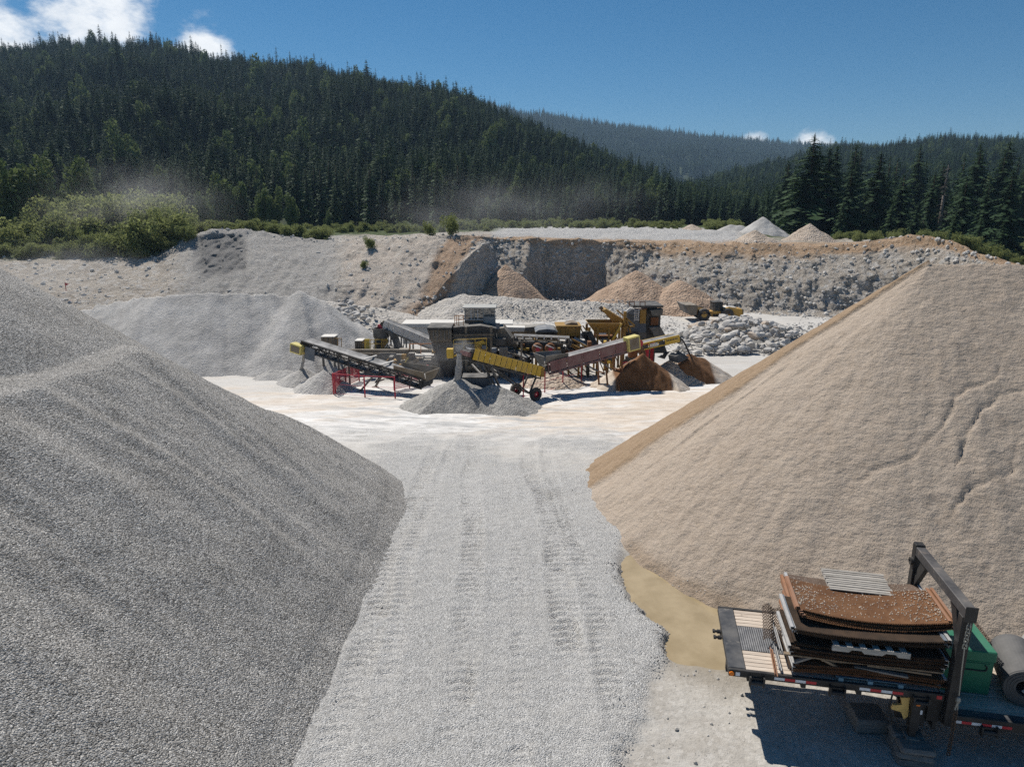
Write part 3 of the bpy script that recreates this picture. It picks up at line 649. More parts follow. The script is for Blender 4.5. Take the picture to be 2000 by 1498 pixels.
def conifer_mesh(seed, H, Rr, whorls, nb, seg, gap=.0, ragged=.35):
    rg = np.random.default_rng(seed); V = []; F = []; RN = []
    def tri(a, b, c, r):
        i = len(V); V.extend([a, b, c]); F.append((i, i+1, i+2)); RN.extend([r] * 3)
    for w in range(whorls):
        t = .06 + .93 * (w / (whorls - 1)) ** .92
        z0 = H * t; rr = Rr * (1 - t) ** .62 * (1.0 if t > .16 else .75 + 1.5 * t) + .12
        rr *= 1 + ragged * (rg.random() - .5)
        for b in range(nb):
            if rg.random() < gap * (1 - t): continue
            a = 2 * math.pi * (b + rg.random() * .8) / nb + w * 2.4; L = rr * (1 - ragged + ragged * 1.5 * rg.random())
            dr = .18 + .35 * (1 - t) + .15 * rg.random(); d = np.array([math.cos(a), math.sin(a), 0]); s = np.array([-d[1], d[0], 0])
            rnd = rg.random() ** 2; z = z0 + (rg.random() - .5) * H / whorls
            pts = [np.array([0, 0, z]) + d * (L * q) + np.array([0, 0, L * (.16 * q - dr * q * q * 1.3)]) for q in np.linspace(0, 1, seg + 1)]
            for i in range(seg):
                q = i / seg; wd = L * (.30 + .12 * rg.random()) * (1 - q * .65) + .06
                for sg in (-1, 1):
                    e = pts[i] + s * sg * wd + d * wd * .55 + np.array([0, 0, -wd * (.30 + .35 * rg.random())])
                    tri(pts[i], pts[i+1], e, rnd * (.5 + .5 * rg.random()))
    # leader
    for a in (0, 2.1, 4.2):
        tri(np.array([.14 * math.cos(a), .14 * math.sin(a), H * .93]), np.array([.14 * math.cos(a + 2.1), .14 * math.sin(a + 2.1), H * .93]), np.array([0, 0, H * 1.02]), .2)
    return V, F, RN
def crown(name, seed, H, Rr, whorls, nb, seg, mat=None, **k):
    V, F, RN = conifer_mesh(seed, H, Rr, whorls, nb, seg, **k); return tri_mesh(name, V, F, mat or M_CON, rnd=RN)
def trunk_mesh(H, r, lean=0):
    m = MB(); m.tube((0, 0, -.8), (0, 0, H * .5), r, 7, r * .6); m.tube((0, 0, H * .5), (lean, 0, H * .97), r * .6, 6, .03)
    me = bpy.data.meshes.new("trunk"); me.from_pydata(m.v, [], m.f); me.materials.append(M_BARK); me.polygons.foreach_set("use_smooth", [True] * len(me.polygons)); return me
def clump_mesh(name, seed, rx, rz, n, size, mat, z0=.0, holes=.3, lobes=9):
    """broad-leaved crown: leaf clumps spread through several overlapping lobes"""
    rg = np.random.default_rng(seed); V = []; F = []; RN = []
    L = [(rg.normal(0, .42, 3) * [rx, rx, rz * .8] + [0, 0, z0 + rz * (.55 + .35 * rg.random())], (.35 + .35 * rg.random())) for _ in range(lobes)]
    for i in range(n):
        c, r = L[rg.integers(lobes)]; d = rg.normal(size=3); d /= np.linalg.norm(d)
        p = c + d * [rx * r, rx * r, rz * r] * rg.random() ** .33
        if p[2] < z0 * .5: p[2] = z0 * .5 + rg.random() * .3
        a = rg.normal(size=3); a /= np.linalg.norm(a); b = np.cross(a, rg.normal(size=3)); b /= np.linalg.norm(b) + 1e-6
        s = size * (.6 + .8 * rg.random()); k = len(V); r0 = rg.random() ** 2
        V += [p - a * s, p + b * s * .55, p + a * s, p - b * s * .55]; F.append((k, k+1, k+2, k+3)); RN += [r0] * 4
    return tri_mesh(name, V, F, mat, rnd=RN)

def tree_obj(name, label, cat, x, y, z, crown_me, trunk_me, sc, group, sxy=1.0, part="crown"):
    e = thing(name, label, cat, (x, y, z), random.random() * 6.28, group)
    for nm, me in ((part, crown_me), ("trunk", trunk_me)):
        if me is None: continue
        o = bpy.data.objects.new(nm, me); COL.objects.link(o); o.parent = e; o.scale = (sc * sxy, sc * sxy, sc)
    return e
# prototypes are 1 m tall times the given height
LO = [crown("crown", 300 + i, 20, (2.9, 3.4, 2.5, 3.1, 2.7)[i], 26, 7, 3, ragged=.5, gap=.12) for i in range(5)]
HI = [crown("crown", 320 + i, 20, (3.6, 4.1, 3.3, 3.9)[i], 50, 9, 6, ragged=.75, gap=.26) for i in range(4)]
YO = [crown("crown", 340 + i, 20, (4.6, 4.2)[i], 18, 8, 4, mat=M_CON2, ragged=.4) for i in range(2)]
TR = trunk_mesh(20, .32); TRY = trunk_mesh(20, .2)
GRP_RIM = "tall conifers behind the right-hand pit rim"; NCON = 0
# the big spruces that stand behind the rim at the right: u of the tip, v of the tip, Y, shape, width
BIG = [(1592, 262, 158, 0, 1.25, "tallest dark spruce, widest crown, behind the tan and grey rim cones"), (1622, 290, 166, 1, 1.2, "tall dark spruce crowding the right side of the tallest spruce"),
       (1722, 298, 156, 2, 1.15, "solitary pointed spruce with full dark crown between two gaps behind the rim"), (1665, 330, 150, 3, .95, "mid-sized greener spruce right of the two tallest spruces"),
       (1768, 338, 160, 0, 1.05, "dark spruce just right of the solitary pointed spruce"), (1828, 335, 150, 2, .8, "thin dark spruce left of the bare grey snag"),
       (1555, 330, 170, 3, .9, "dark spruce at the left shoulder of the tallest spruce"), (1535, 366, 172, 2, .8, "small dark spruce at the left end of the tall rim row"),
       (1890, 345, 140, 1, .9, "dark spruce right of the bare grey snag"), (1935, 352, 132, 0, .85, "shaggy dark spruce near the right border of the view"),
       (1980, 332, 126, 3, .9, "last shaggy spruce at the right border of the view"), (1648, 395, 145, 1, .8, "short spruce hiding the foot of the mid-sized greener spruce"),
       (1700, 400, 148, 2, .9, "short spruce at the left foot of the solitary pointed spruce"), (1745, 395, 146, 0, .85, "short spruce at the right foot of the solitary pointed spruce"),
       (1795, 395, 142, 1, .9, "short bushy spruce on the rim left of the brown hump"), (1868, 415, 118, 2, .8, "short spruce behind the brown rim hump, right of the snag"),
       (1918, 425, 108, 3, .8, "young spruce above the descending end of the brown rim"), (1962, 432, 104, 1, .8, "young green spruce over the lowest part of the brown rim")]
USEDXY = []
for u, v, Y, s, w, lab in BIG:
    p = pt(u, v, Y); z = terrain_z(p.x, Y) - .3; H = p.z - z
    tree_obj("spruce_tree", lab, "conifer", p.x, Y, z, HI[s], TR, H / 20, GRP_RIM, w * 1.45); USEDXY.append((p.x, Y)); NCON += 1
# bare snags
def snag(u, v, Y, lab, seed, thin=1):
    rg = random.Random(seed); p = pt(u, v, Y); z = terrain_z(p.x, Y) - .5; H = p.z - z
    e = thing("dead_tree", lab, "dead tree", (p.x, Y, z)); m = MB()
    m.tube((0, 0, 0), (0, 0, H * .6), .34 * thin, 7, .24 * thin); m.tube((0, 0, H * .6), (.1, 0, H), .24 * thin, 7, .05)
    m.build("trunk", M_DEAD, e, local=True, smooth=True)
    for i in range(int(34 * thin)):
        h = H * (.3 + .68 * rg.random()); a = rg.random() * 6.28; l = (1.9 * (1.1 - h / H) + .3) * thin; b = MB()
        q = Vector((math.cos(a) * l, math.sin(a) * l, h - l * .35)); b.tube((0, 0, h), q, .05, 4, .012)
        for _ in range(3):
            d = rg.random(); c = Vector((0, 0, h)).lerp(q, d); b.tube(c, c + Vector((rg.uniform(-.5, .5), rg.uniform(-.5, .5), -.25)), .02, 3, .006)
        b.build("limb", M_DEAD, e, local=True)
snag(1852, 322, 152, "bare grey snag with broken limbs standing among the rim spruces", 5, 1.15)
snag(1812, 380, 150, "thin bare pole snag left of the larger grey snag", 6, .55)
# thick mixed belt right behind (individual conifers), nearest rows of the forest
def hill_point(q, u, t):
    us, ts, X, Y, Z, cz = HSURF[q]; i = min(max(np.searchsorted(us, u), 1), len(us) - 1); j = min(max(np.searchsorted(ts, t), 1), len(ts) - 1)
    fu = (u - us[i-1]) / (us[i] - us[i-1]); ft = (t - ts[j-1]) / (ts[j] - ts[j-1])
    g = lambda A: (A[j-1, i-1] * (1-fu) + A[j-1, i] * fu) * (1-ft) + (A[j, i-1] * (1-fu) + A[j, i] * fu) * ft
    return g(X), g(Y), g(Z)
G_EDGE = "dark conifers in the front rows of the forest"
EDGE_LAB = "dark pointed conifer among its like in the front rows of the forest behind the pit"
rng2 = random.Random(11)
spots = []
for i in range(120): spots.append((rng2.uniform(330, 900), rng2.uniform(205, 262), 0))
for i in range(60): spots.append((rng2.uniform(-30, 420), rng2.uniform(205, 262), 0))
for i in range(46): spots.append((rng2.uniform(1520, 2060), rng2.uniform(168, 255), 1))
spots.sort(key=lambda s: s[1])
for u, Y, k in spots[:300 - NCON - 4]:
    d = ray(u, 440); x = d.x / d.y * Y; z = 6.2
    if any((x - a) ** 2 + (Y - b) ** 2 < 9 for a, b in USEDXY): continue
    H = rng2.uniform(13, 23) if k == 0 else rng2.uniform(15, 24)
    young = k == 0 and Y < 222 and rng2.random() < .45
    if young: H *= .6
    tree_obj("conifer_tree", "lighter green young conifer among its like along the front edge of the forest" if young else EDGE_LAB, "conifer", x, Y, z, YO[rng2.randrange(2)] if young else (HI[rng2.randrange(4)] if Y < 200 and k else LO[rng2.randrange(5)]), TRY if young else TR, H / 20,
             "young conifers along the front edge of the forest" if young else G_EDGE, rng2.uniform(1.05, 1.5)); USEDXY.append((x, Y)); NCON += 1

# the rest of the forest: one mass of instanced conifers on the hills
def instancer(name, pts, scl, rot, idx, protos, label=None, kind='stuff', cat=None):
    me = bpy.data.meshes.new(name); me.vertices.add(len(pts)); me.vertices.foreach_set("co", np.asarray(pts, np.float32).ravel())
    for n, a, tp in (("scl", scl, 'FLOAT_VECTOR'), ("rot", rot, 'FLOAT_VECTOR'), ("idx", idx, 'INT')):
        at = me.attributes.new(n, tp, 'POINT')
        if tp == 'INT': at.data.foreach_set("value", np.asarray(a, np.int32))
        else: at.data.foreach_set("vector", np.asarray(a, np.float32).ravel())
    o = bpy.data.objects.new(name, me); COL.objects.link(o); tag(o, label, cat, None, kind)
    ng = bpy.data.node_groups.new(name + "_nodes", 'GeometryNodeTree')
    ng.interface.new_socket("Geometry", in_out='INPUT', socket_type='NodeSocketGeometry'); ng.interface.new_socket("Geometry", in_out='OUTPUT', socket_type='NodeSocketGeometry')
    N = ng.nodes.new; L = ng.links.new
    gi, go, ip, jn = N("NodeGroupInput"), N("NodeGroupOutput"), N("GeometryNodeInstanceOnPoints"), N("GeometryNodeGeometryToInstance")
    for pr in reversed(protos):
        oi = N("GeometryNodeObjectInfo"); oi.inputs['Object'].default_value = pr; oi.inputs['As Instance'].default_value = True; oi.transform_space = 'ORIGINAL'
        L(oi.outputs['Geometry'], jn.inputs[0])
    # several object infos joined keep one instance each
    ng.nodes.remove(jn); jn = N("GeometryNodeJoinGeometry")
    for n in [n for n in ng.nodes if n.bl_idname == "GeometryNodeObjectInfo"]: L(n.outputs['Geometry'], jn.inputs[0])
    L(gi.outputs[0], ip.inputs['Points']); L(jn.outputs[0], ip.inputs['Instance']); ip.inputs['Pick Instance'].default_value = True
    for n, tp, s in (("scl", 'FLOAT_VECTOR', 'Scale'), ("rot", 'FLOAT_VECTOR', 'Rotation'), ("idx", 'INT', 'Instance Index')):
        a = N("GeometryNodeInputNamedAttribute"); a.data_type = tp; a.inputs['Name'].default_value = n; L(a.outputs['Attribute'], ip.inputs[s])
    L(ip.outputs[0], go.inputs[0])
    md = o.modifiers.new("scatter", 'NODES'); md.node_group = ng
    for m in {s.material for pr in protos for s in pr.material_slots}: me.materials.append(m)
    return o
def first_crown(me):
    return next(o for o in COL.objects if o.type == 'MESH' and o.data == me)
def scatter_forest():
    rg = np.random.default_rng(5); pts = []; scl = []; idx = []
    def emit(q, u0, u1, t0, t1, n, h0, h1):
        us, ts, X, Y, Z, cz = HSURF[q]; uu = rg.uniform(u0, u1, n); tt = t0 + (t1 - t0) * rg.random(n) ** .75
        iu = np.clip(np.searchsorted(us, uu), 1, len(us) - 1); it = np.clip(np.searchsorted(ts, tt), 1, len(ts) - 1)
        fu = (uu - us[iu-1]) / (us[iu] - us[iu-1]); ft = (tt - ts[it-1]) / (ts[it] - ts[it-1])
        g = lambda A: (A[it-1, iu-1] * (1-fu) + A[it-1, iu] * fu) * (1-ft) + (A[it, iu-1] * (1-fu) + A[it, iu] * fu) * ft
        p = np.stack([g(X), g(Y), g(Z) - .4], 1); pts.append(p)
        hn = .78 + .35 * (fbm(p[:, 0] / 35, p[:, 1] / 35, o=3, seed=401) + .5)
        hn = hn * (1 - .42 * sstep(820, 1120, uu)) if q == 0 else hn
        h = rg.uniform(h0, h1, n) * hn * (1 + .35 * (rg.random(n) > .93)) / 20; w = h * rg.uniform(1.05, 1.6, n); scl.append(np.stack([w, w, h], 1)); idx.append(rg.integers(0, 5, n))
    emit(0, -420, 1500, .05, 1.06, 14500, 12, 22)
    emit(1, 1000, 2500, 0, 1.05, 16500, 10, 16)
    emit(2, 650, 1850, .3, 1.02, 17000, 20, 31)
    # flat valley floor and the belt behind the right rim
    n = 1900; u = rg.uniform(1010, 2350, n); Y = np.where(u > 1480, rg.uniform(185, 400, n), rg.uniform(330, 520, n)); x = (u - 1000) / 1332 * Y * .985
    pts.append(np.stack([x, Y, np.full(n, 5.6)], 1)); h = np.where(u > 1480, rg.uniform(10, 17, n), rg.uniform(7, 12, n)) / 20; w = h * rg.uniform(1.05, 1.5, n); scl.append(np.stack([w, w, h], 1)); idx.append(rg.integers(0, 5, n))
    # left belt nearest rows, behind the shrubs
    n = 700; u = rg.uniform(-500, 930, n); Y = rg.uniform(250, 320, n); x = (u - 1000) / 1332 * Y * .985
    pts.append(np.stack([x, Y, np.full(n, 5.6)], 1)); h = rg.uniform(14, 24, n) / 20; w = h * rg.uniform(1.05, 1.5, n); scl.append(np.stack([w, w, h], 1)); idx.append(rg.integers(0, 5, n))
    n = 420; u = rg.uniform(870, 1120, n); Y = rg.uniform(225, 330, n); x = (u - 1000) / 1332 * Y * .985
    pts.append(np.stack([x, Y, np.full(n, 6.0)], 1)); h = rg.uniform(6, 11, n) / 20; w = h * rg.uniform(1.1, 1.7, n); scl.append(np.stack([w, w, h], 1)); idx.append(rg.integers(0, 5, n))
    pts = np.concatenate(pts); scl = np.concatenate(scl); idx = np.concatenate(idx)
    dq = rg.random(len(pts)) < np.where(pts[:, 1] < 900, .03, .0); idx = np.where(dq, 5 + rg.integers(0, 3, len(pts)), idx); scl = np.where(dq[:, None], scl[:, 2:3] * np.array([[1.4, 1.4, 1.75]]), scl)
    rot = np.stack([rg.normal(0, .03, len(pts)), rg.normal(0, .03, len(pts)), rg.uniform(0, 6.28, len(pts))], 1)
    instancer("forest", pts, scl, rot, idx, [first_crown(m) for m in LO + DEC], "dense dark conifer forest covering the hills")
    # paler broad-leaved crowns among the conifers, and the birches along the foot
# broad-leaved trees along the foot of the forest
DEC = [clump_mesh("crown", 360 + i, 3.0, 5.2, 2600, .36, M_DEC, z0=2.2, lobes=11) for i in range(3)]
BUS = [clump_mesh("foliage", 370 + i, 2.1, 2.5, 3000, .19, M_BUSH, z0=.2, lobes=17) for i in range(4)]
DTR = trunk_mesh(9, .16)
for u, v, Y, s, lab in ((432, 362, 200, 1.55, "tall pale aspen above the grey hump, leftmost of a pair"), (462, 374, 204, 1.35, "pale aspen close on the right of the tall pale aspen"),
        (510, 385, 198, 1.2, "slim pale aspen right of the grey hump's top"), (535, 392, 196, 1.0, "small pale aspen at the forest edge above the grey hump"), (566, 400, 194, .95, "short rounded aspen right of the slim pale aspens"),
        (640, 425, 190, .75, "small yellowish aspen at the forest edge above the pale slope"), (60, 340, 150, 1.25, "dusty pale aspen at the far left above the shrubs"), (18, 348, 146, 1.2, "dusty pale aspen at the left border"),
        (140, 358, 160, 1.1, "grey-green aspen standing behind the shrubs"), (165, 366, 163, 1.0, "second grey-green aspen right of its taller neighbour behind the shrubs"), (315, 396, 170, .8, "small dusty aspen at the right end of the shrub bank"), (398, 398, 186, .8, "brownish thin aspen left of the tall pale aspen")):
    p = pt(u, v, Y); z = terrain_z(p.x, Y) - .3; H = p.z - z
    tree_obj("aspen_tree", lab, "broadleaf tree", p.x, Y, z, DEC[hash(lab) % 3 if False else int(u) % 3], DTR, H / 8.6, "pale aspens along the foot of the forest", .8)
scatter_forest()
# willow shrubs on the left bank
rs = random.Random(21); shr = []
for i in range(135):
    u = rs.uniform(-60, 372); k = rs.random(); Y = 119 + k * 34 + (6 if u < 150 else 0)
    shr.append((u, Y))
for i, (u, Y) in enumerate(sorted(shr, key=lambda s: s[1])):
    d = ray(u, 470); x = d.x / d.y * Y; z = terrain_z(x, Y) - .25
    hs = rs.uniform(.65, 1.35) * (1.0 + .6 * sstep(122, 140, Y)) * (1 if 90 < u < 330 else .8)
    tree_obj("willow_shrub", "rounded green willow shrub in the thicket on the left bank", "shrub", x, Y, z, BUS[i % 4], None, float(hs), "willow shrubs in the thicket on the left bank", rs.uniform(.9, 1.25), part="foliage")
for u, v, Y, s, lab in ((722, 484, 117.5, .42, "bright green shrub alone on the pale slope"), (712, 528, 110, .28, "tiny green shrub lower on the pale slope"), (838, 460, 121, .5, "small dark sapling on the crest of the pale slope"), (880, 457, 120, .85, "larger dark bush on the crest near the reddish spur")):
    p = pt(u, v, Y); z = terrain_z(p.x, Y) - .1
    tree_obj("slope_shrub", lab, "shrub", p.x, Y, z, BUS[int(u) % 4], None, s, "lone shrubs on the pale slope", .75 if u > 800 else 1.0, part="foliage")
# low green scrub along the rim (uncountable)
def scrub():
    rg = np.random.default_rng(9); P_ = []
    def band(n, u0, u1, Y0, Y1):
        for _ in range(n):
            u = rg.uniform(u0, u1); Y = rg.uniform(Y0, Y1); d = ray(u, 460); P_.append((d.x / d.y * Y, Y))
    band(240, 350, 640, 128, 150); band(130, 1080, 1330, 175, 205); band(150, 1380, 1440, 165, 185); band(120, 640, 960, 165, 200); band(120, 880, 1090, 178, 225); band(90, 1640, 2040, 125, 150); band(240, -60, 330, 119, 126); band(60, 1880, 2060, 98, 116)
    P_ = np.array(P_); z = np.array([terrain_z(x, y) for x, y in P_]) - .15; n = len(P_)
    h = .12 + .42 * rg.random(n) ** 2; s = np.stack([h * rg.uniform(1, 1.7, n), h * rg.uniform(1, 1.7, n), h], 1)
    instancer("undergrowth", np.column_stack([P_, z]), s, np.stack([np.zeros(n), np.zeros(n), rg.uniform(0, 6.28, n)], 1), rg.integers(0, 4, n), [first_crown(m) for m in BUS], "low bright green scrub along the rim of the pit")
scrub()

# ---------------------------------------------------------------- boulders and loose stone
def rock_geo(seed, n=2, flat=.8):
    bm = bmesh.new(); bmesh.ops.create_icosphere(bm, subdivisions=n, radius=1); V = np.array([v.co[:] for v in bm.verts]); F = [[v.index for v in f.verts] for f in bm.faces]; bm.free()
    rg = np.random.default_rng(seed); dirs = rg.normal(size=(9, 3)); dirs /= np.linalg.norm(dirs, axis=1)[:, None]; lim = rg.uniform(.55, .9, 9)
    for d, l in zip(dirs, lim):                          # cut facets
        q = V @ d; V = V - np.outer(np.maximum(q - l, 0), d)
    V = V * (1 + .10 * fbm(V[:, 0] * 1.7 + seed, V[:, 1] * 1.7, V[:, 2] * 1.7, o=2, seed=seed)[:, None]) * [1, rg.uniform(.7, .95), flat * rg.uniform(.75, 1)]
    return V, np.array(F)
def rock_mat(name, c0, c1):
    k = NM(name); oi = k.N("ShaderNodeObjectInfo"); f = k.math('ADD', k.math('MULTIPLY', oi.outputs['Random'], .55), k.math('MULTIPLY', k.attr("rnd"), .45))
    col = k.mix(f, c0, c1); n = k.noise(6, 6, .7); col = k.mix(k.rng(n, .35, .7, 0, .5), col, tuple(x * .6 for x in c0))
    sz = k.N("ShaderNodeSeparateXYZ"); k.L(k.geo.outputs['Normal'], sz.inputs[0]); col = k.mix(k.rng(sz.outputs[2], .3, 1, 0, .35), col, (.58, .56, .53))
    return k.done(col, .95, k.bump(n, .04, .8))
M_ROCK = rock_mat("granite_boulder", (.42, .395, .365), (.66, .645, .62))
M_ROCK2 = rock_mat("quarry_stone", (.38, .36, .33), (.62, .59, .55))
ROCKS = [rock_geo(500 + i) for i in range(7)]; ROCKS_LO = [rock_geo(520 + i, 1) for i in range(5)]
RME = [tri_mesh("boulder", v, f, M_ROCK) for v, f in ROCKS]
RME_TAN = [m.copy() for m in RME[:3]]
M_ROCKT = rock_mat("tan_boulder", (.42, .33, .25), (.55, .45, .36))
for m in RME_TAN: m.materials[0] = M_ROCKT
def stone_field(name, pts, sizes, label, mat, kind='stuff', seed=1):
    rg = np.random.default_rng(seed); V = []; F = []; RN = []; b = 0
    for p, s in zip(pts, sizes):
        v, f = ROCKS_LO[rg.integers(5)]; a = rg.uniform(0, 6.28); c, sn = math.cos(a), math.sin(a)
        q = v * s * rg.uniform(.8, 1.2, 3); q = np.stack([q[:, 0]*c - q[:, 1]*sn, q[:, 0]*sn + q[:, 1]*c, q[:, 2]], 1) + p
        V.append(q); F.append(f + b); b += len(v); RN.append(np.full(len(v), rg.random()))
    me = tri_mesh(name, np.concatenate(V), np.concatenate(F), mat, rnd=np.concatenate(RN)); o = bpy.data.objects.new(name, me); COL.objects.link(o); return tag(o, label, None, None, kind)
def boulders():
    rg = np.random.default_rng(33); C = []
    def heap(n, us, vs, Ys, smin, smax, pw, lift):
        got = []
        while len(got) < n:
            k = rg.random(); j = rg.random()
            u = us[0] + (us[1] - us[0]) * k; Y = Ys[0] + (Ys[1] - Ys[0]) * j
            e = 1 - ((k - .5) * 2) ** 2
            if rg.random() > e * (1 - .35 * j) + .12: continue
            p = pt(u, 650, Y); s = smin + (smax - smin) * rg.random() ** pw * (1 - .35 * abs(k - .5))
            z = gz(p.x, Y) + lift * max(e, 0) * math.sin(min(max(j * 1.15, .02), 1) * math.pi) ** .8 * rg.uniform(.85, 1.1) + s * .35
            got.append((p.x, Y, z, s))
        return got
    R1 = heap(430, (1318, 1560), 0, (69, 86), .22, .74, 1.5, 2.7)
    R2 = heap(170, (632, 742), 0, (74, 93), .22, .6, 1.6, .6)
    R3 = heap(90, (1500, 1570), 0, (77, 88), .2, .5, 1.8, .5)
    R2 = [(x, y, z + max(0, (y - 76)) / 16 * 2.4, s) for x, y, z, s in R2]
    allr = [(r, 1) for r in R1] + [(r, 2) for r in R2] + [(r, 3) for r in R3]
    allr.sort(key=lambda q: -q[0][3] / q[0][1])
    LB = {1: ("boulder", "pale angular granite boulder in the big heap before the loader", "boulders heaped before the loader"), 2: ("boulder", "grey boulder in the heap behind the long pale gravel ridge", "boulders heaped behind the pale gravel ridge"), 3: ("boulder", "pale boulder in the small scatter beside the sand pile", "boulders scattered beside the sand pile")}
    for i, ((x, y, z, s), k) in enumerate(allr[:292]):
        tan = i % 17 == 5 and k == 1
        o = bpy.data.objects.new("boulder", RME_TAN[i % 3] if tan else RME[i % 7]); COL.objects.link(o); o.location = (x, y, z); o.scale = (s * rg.uniform(.9, 1.3), s, s * rg.uniform(.8, 1.1)); o.rotation_euler = (rg.uniform(-.5, .5), rg.uniform(-.5, .5), rg.uniform(0, 6.28))
        tag(o, "tan rusty-toned boulder in the big heap before the loader" if tan else LB[k][1], "boulder", LB[k][2])
    rest = [q[0] for q in allr[292:]]
    pts = [(x, y, z - .15) for x, y, z, s in rest]; sz = [s for *_, s in rest]
    # smaller rubble between the boulders and round them
    for (u0, u1, Y0, Y1, n, a, b) in ((1290, 1620, 68.5, 92, 1500, .06, .22), (1560, 1700, 76, 98, 500, .06, .25), (630, 760, 69, 94, 700, .06, .2), (900, 1230, 92, 104, 900, .08, .3), (1180, 1330, 84, 100, 300, .08, .2)):
        for _ in range(n):
            u = rg.uniform(u0, u1); Y = rg.uniform(Y0, Y1); p = pt(u, 640, Y); e = (1.2 + .8 * rg.random() if u < 1240 else 0) if Y > 90 else .35 * rg.random() ** 2
            pts.append((p.x, Y, gz(p.x, Y) + e)); sz.append(a + (b - a) * rg.random() ** 3)
    stone_field("rubble", pts, sz, "broken rubble lying between and around the boulders", M_ROCK, seed=3)
    # stones stuck in the bank
    pts = []; sz = []
    for _ in range(4200):
        k = rg.random(); u = rg.uniform(0, 1000) if k < .42 else rg.uniform(940, 2000)
        p = rg.uniform(.35, 3.1) if k > .1 else rg.uniform(2.95, 3.35)
        if u < 340: p = rg.uniform(.8, 3.0)
        if 350 < u < 660 and 1.1 < p < 2.9 and rg.random() < .85: continue
        i = int(np.argmin(np.abs(BANKP[:, 0] - p))); j = int(np.argmin(np.abs(BANKU[0] - u))); q = BANKV[i, j]
        pts.append(q + rg.normal(0, .05, 3)); sz.append(.09 + .42 * rg.random() ** 3.2)
    stone_field("embedded_stones", pts, sz, "rounded stones sticking out of the quarry bank", M_ROCK2, seed=4)
    # coarse stones that rolled to the toe of the two big piles, and grains on the gravel edge
    pts = []; sz = []
    def settle(xs, ys, hf): return np.maximum(hf(xs, ys), ground_z(xs, ys, False))
    ys = rg.uniform(8.5, 27, 1300); xs = np.interp(ys, [8.5, 12.55, 16.2, 18.25, 23.9, 26.4, 27], [-4.0, -4.47, -4.02, -3.91, -4.44, -4.7, -5.2]) + rg.normal(-.1, .3, 1300)
    pts += list(zip(xs, ys, settle(xs, ys, left_h) - .006)); sz += list(.012 + .022 * rg.random(1300) ** 3)
    q = rg.random(900); xs = np.interp(q, [0, .25, .5, .75, 1], [3.0, 3.11, 4.33, 6.27, 10]) + rg.normal(-.1, .3, 900); ys = np.interp(q, [0, .25, .5, .75, 1], [26.65, 23.05, 20.07, 17.7, 15.6]) + rg.normal(-.1, .3, 900)
    pts += list(zip(xs, ys, settle(xs, ys, sand_h) - .005)); sz += list(.010 + .025 * rg.random(900) ** 5)
    for _ in range(1500):
        y = rg.uniform(9, 20); x = np.interp(y, *GEX) + rg.normal(.0, .22); pts.append((x, y, gz(x, y))); sz.append(.012 + .03 * rg.random() ** 2)
    stone_field("toe_stones", pts, sz, "loose stones rolled to the feet of the big piles and along the gravel edge", M_ROCK2, seed=6)
    # pebbles and chips on the yard near the trailer
    pts = []; sz = []
    for _ in range(900):
        x = rg.uniform(2.2, 13); y = rg.uniform(8.6, 16)
        if x < np.interp(y, *GEX) + .1: continue
        pts.append((x, y, gz(x, y) + .005)); sz.append(.012 + .05 * rg.random() ** 5)
    stone_field("pebbles", pts, sz, "loose pebbles on the packed dirt around the trailer", M_ROCK2, seed=5)
boulders()
# ---------------------------------------------------------------- crushing plant
DUSTC = (.46, .435, .40)
M_TANST = paint("dusty_tan_steel", (.17, .135, .09), .7, .2, .6, DUSTC)
M_GREYST = paint("dusty_grey_steel", (.12, .115, .105), .7, .3, .65, DUSTC)
M_DARKST = paint("dark_steel", (.035, .035, .035), .6, .4, .35, DUSTC)
M_BLACKR = paint("black_rubber", (.022, .022, .023), .75, 0, .35, DUSTC)
M_BELT = paint("conveyor_belt", (.16, .16, .16), .85, 0, .95, (.46, .45, .44))
M_MAROON = paint("maroon_steel", (.19, .085, .085), .6, .1, .8, (.36, .29, .26), wear=(.10, .055, .045))
M_RED = paint("red_fence", (.42, .028, .05), .5, 0, .08, DUSTC)
M_YEL = paint("yellow_steel", (.62, .40, .035), .5, .1, .3, DUSTC)
M_OCHRE = paint("ochre_steel", (.36, .205, .035), .6, .1, .45, (.36, .28, .19), wear=(.19, .10, .035))
M_LEMON = paint("pale_yellow_guard", (.66, .56, .16), .5, 0, .25, DUSTC)
M_WHITE = paint("white_steel", (.70, .68, .64), .6, .05, .35, DUSTC)
M_RUST = paint("rusty_steel", (.20, .085, .035), .85, .2, .2, (.33, .26, .2), wear=(.10, .045, .022))
M_BROWNR = paint("brown_feed_rock", (.17, .125, .085), .95, 0, .4, DUSTC, bump=.05)
M_CREAM = paint('cream_panel', (.80, .75, .68), .6, 0, .1)
M_BLUE = paint("blue_gray_steel", (.085, .11, .145), .6, .1, .5, DUSTC)
M_SLATE = paint('slate_blue_steel', (.05, .075, .105), .6, .1, .25, DUSTC)
M_ORANGE = paint("orange_rail", (.62, .22, .03), .5, 0, .2, DUSTC)
M_TYRE = paint("tyre_rubber", (.025, .025, .026), .85, 0, .55, (.32, .29, .26))
M_GLASS = NM("window_glass"); M_GLASS.b.inputs["Alpha"].default_value = .55; M_GLASS = M_GLASS.done((.06, .075, .08), .12)
M_CABIN = paint("cabin_grey_paint", (.36, .37, .36), .6, .1, .5, DUSTC)
M_REDFADE = NM("red_safety_mesh"); M_REDFADE.b.inputs['Alpha'].default_value = .42; M_REDFADE = M_REDFADE.done((.42, .035, .05), .7)
M_FALL = gran("falling_stone", (.30, .29, .275), (.46, .45, .43), .08, .05)
M_FALLB = gran("falling_brown_sand", (.16, .085, .04), (.28, .16, .08), .06, .05)

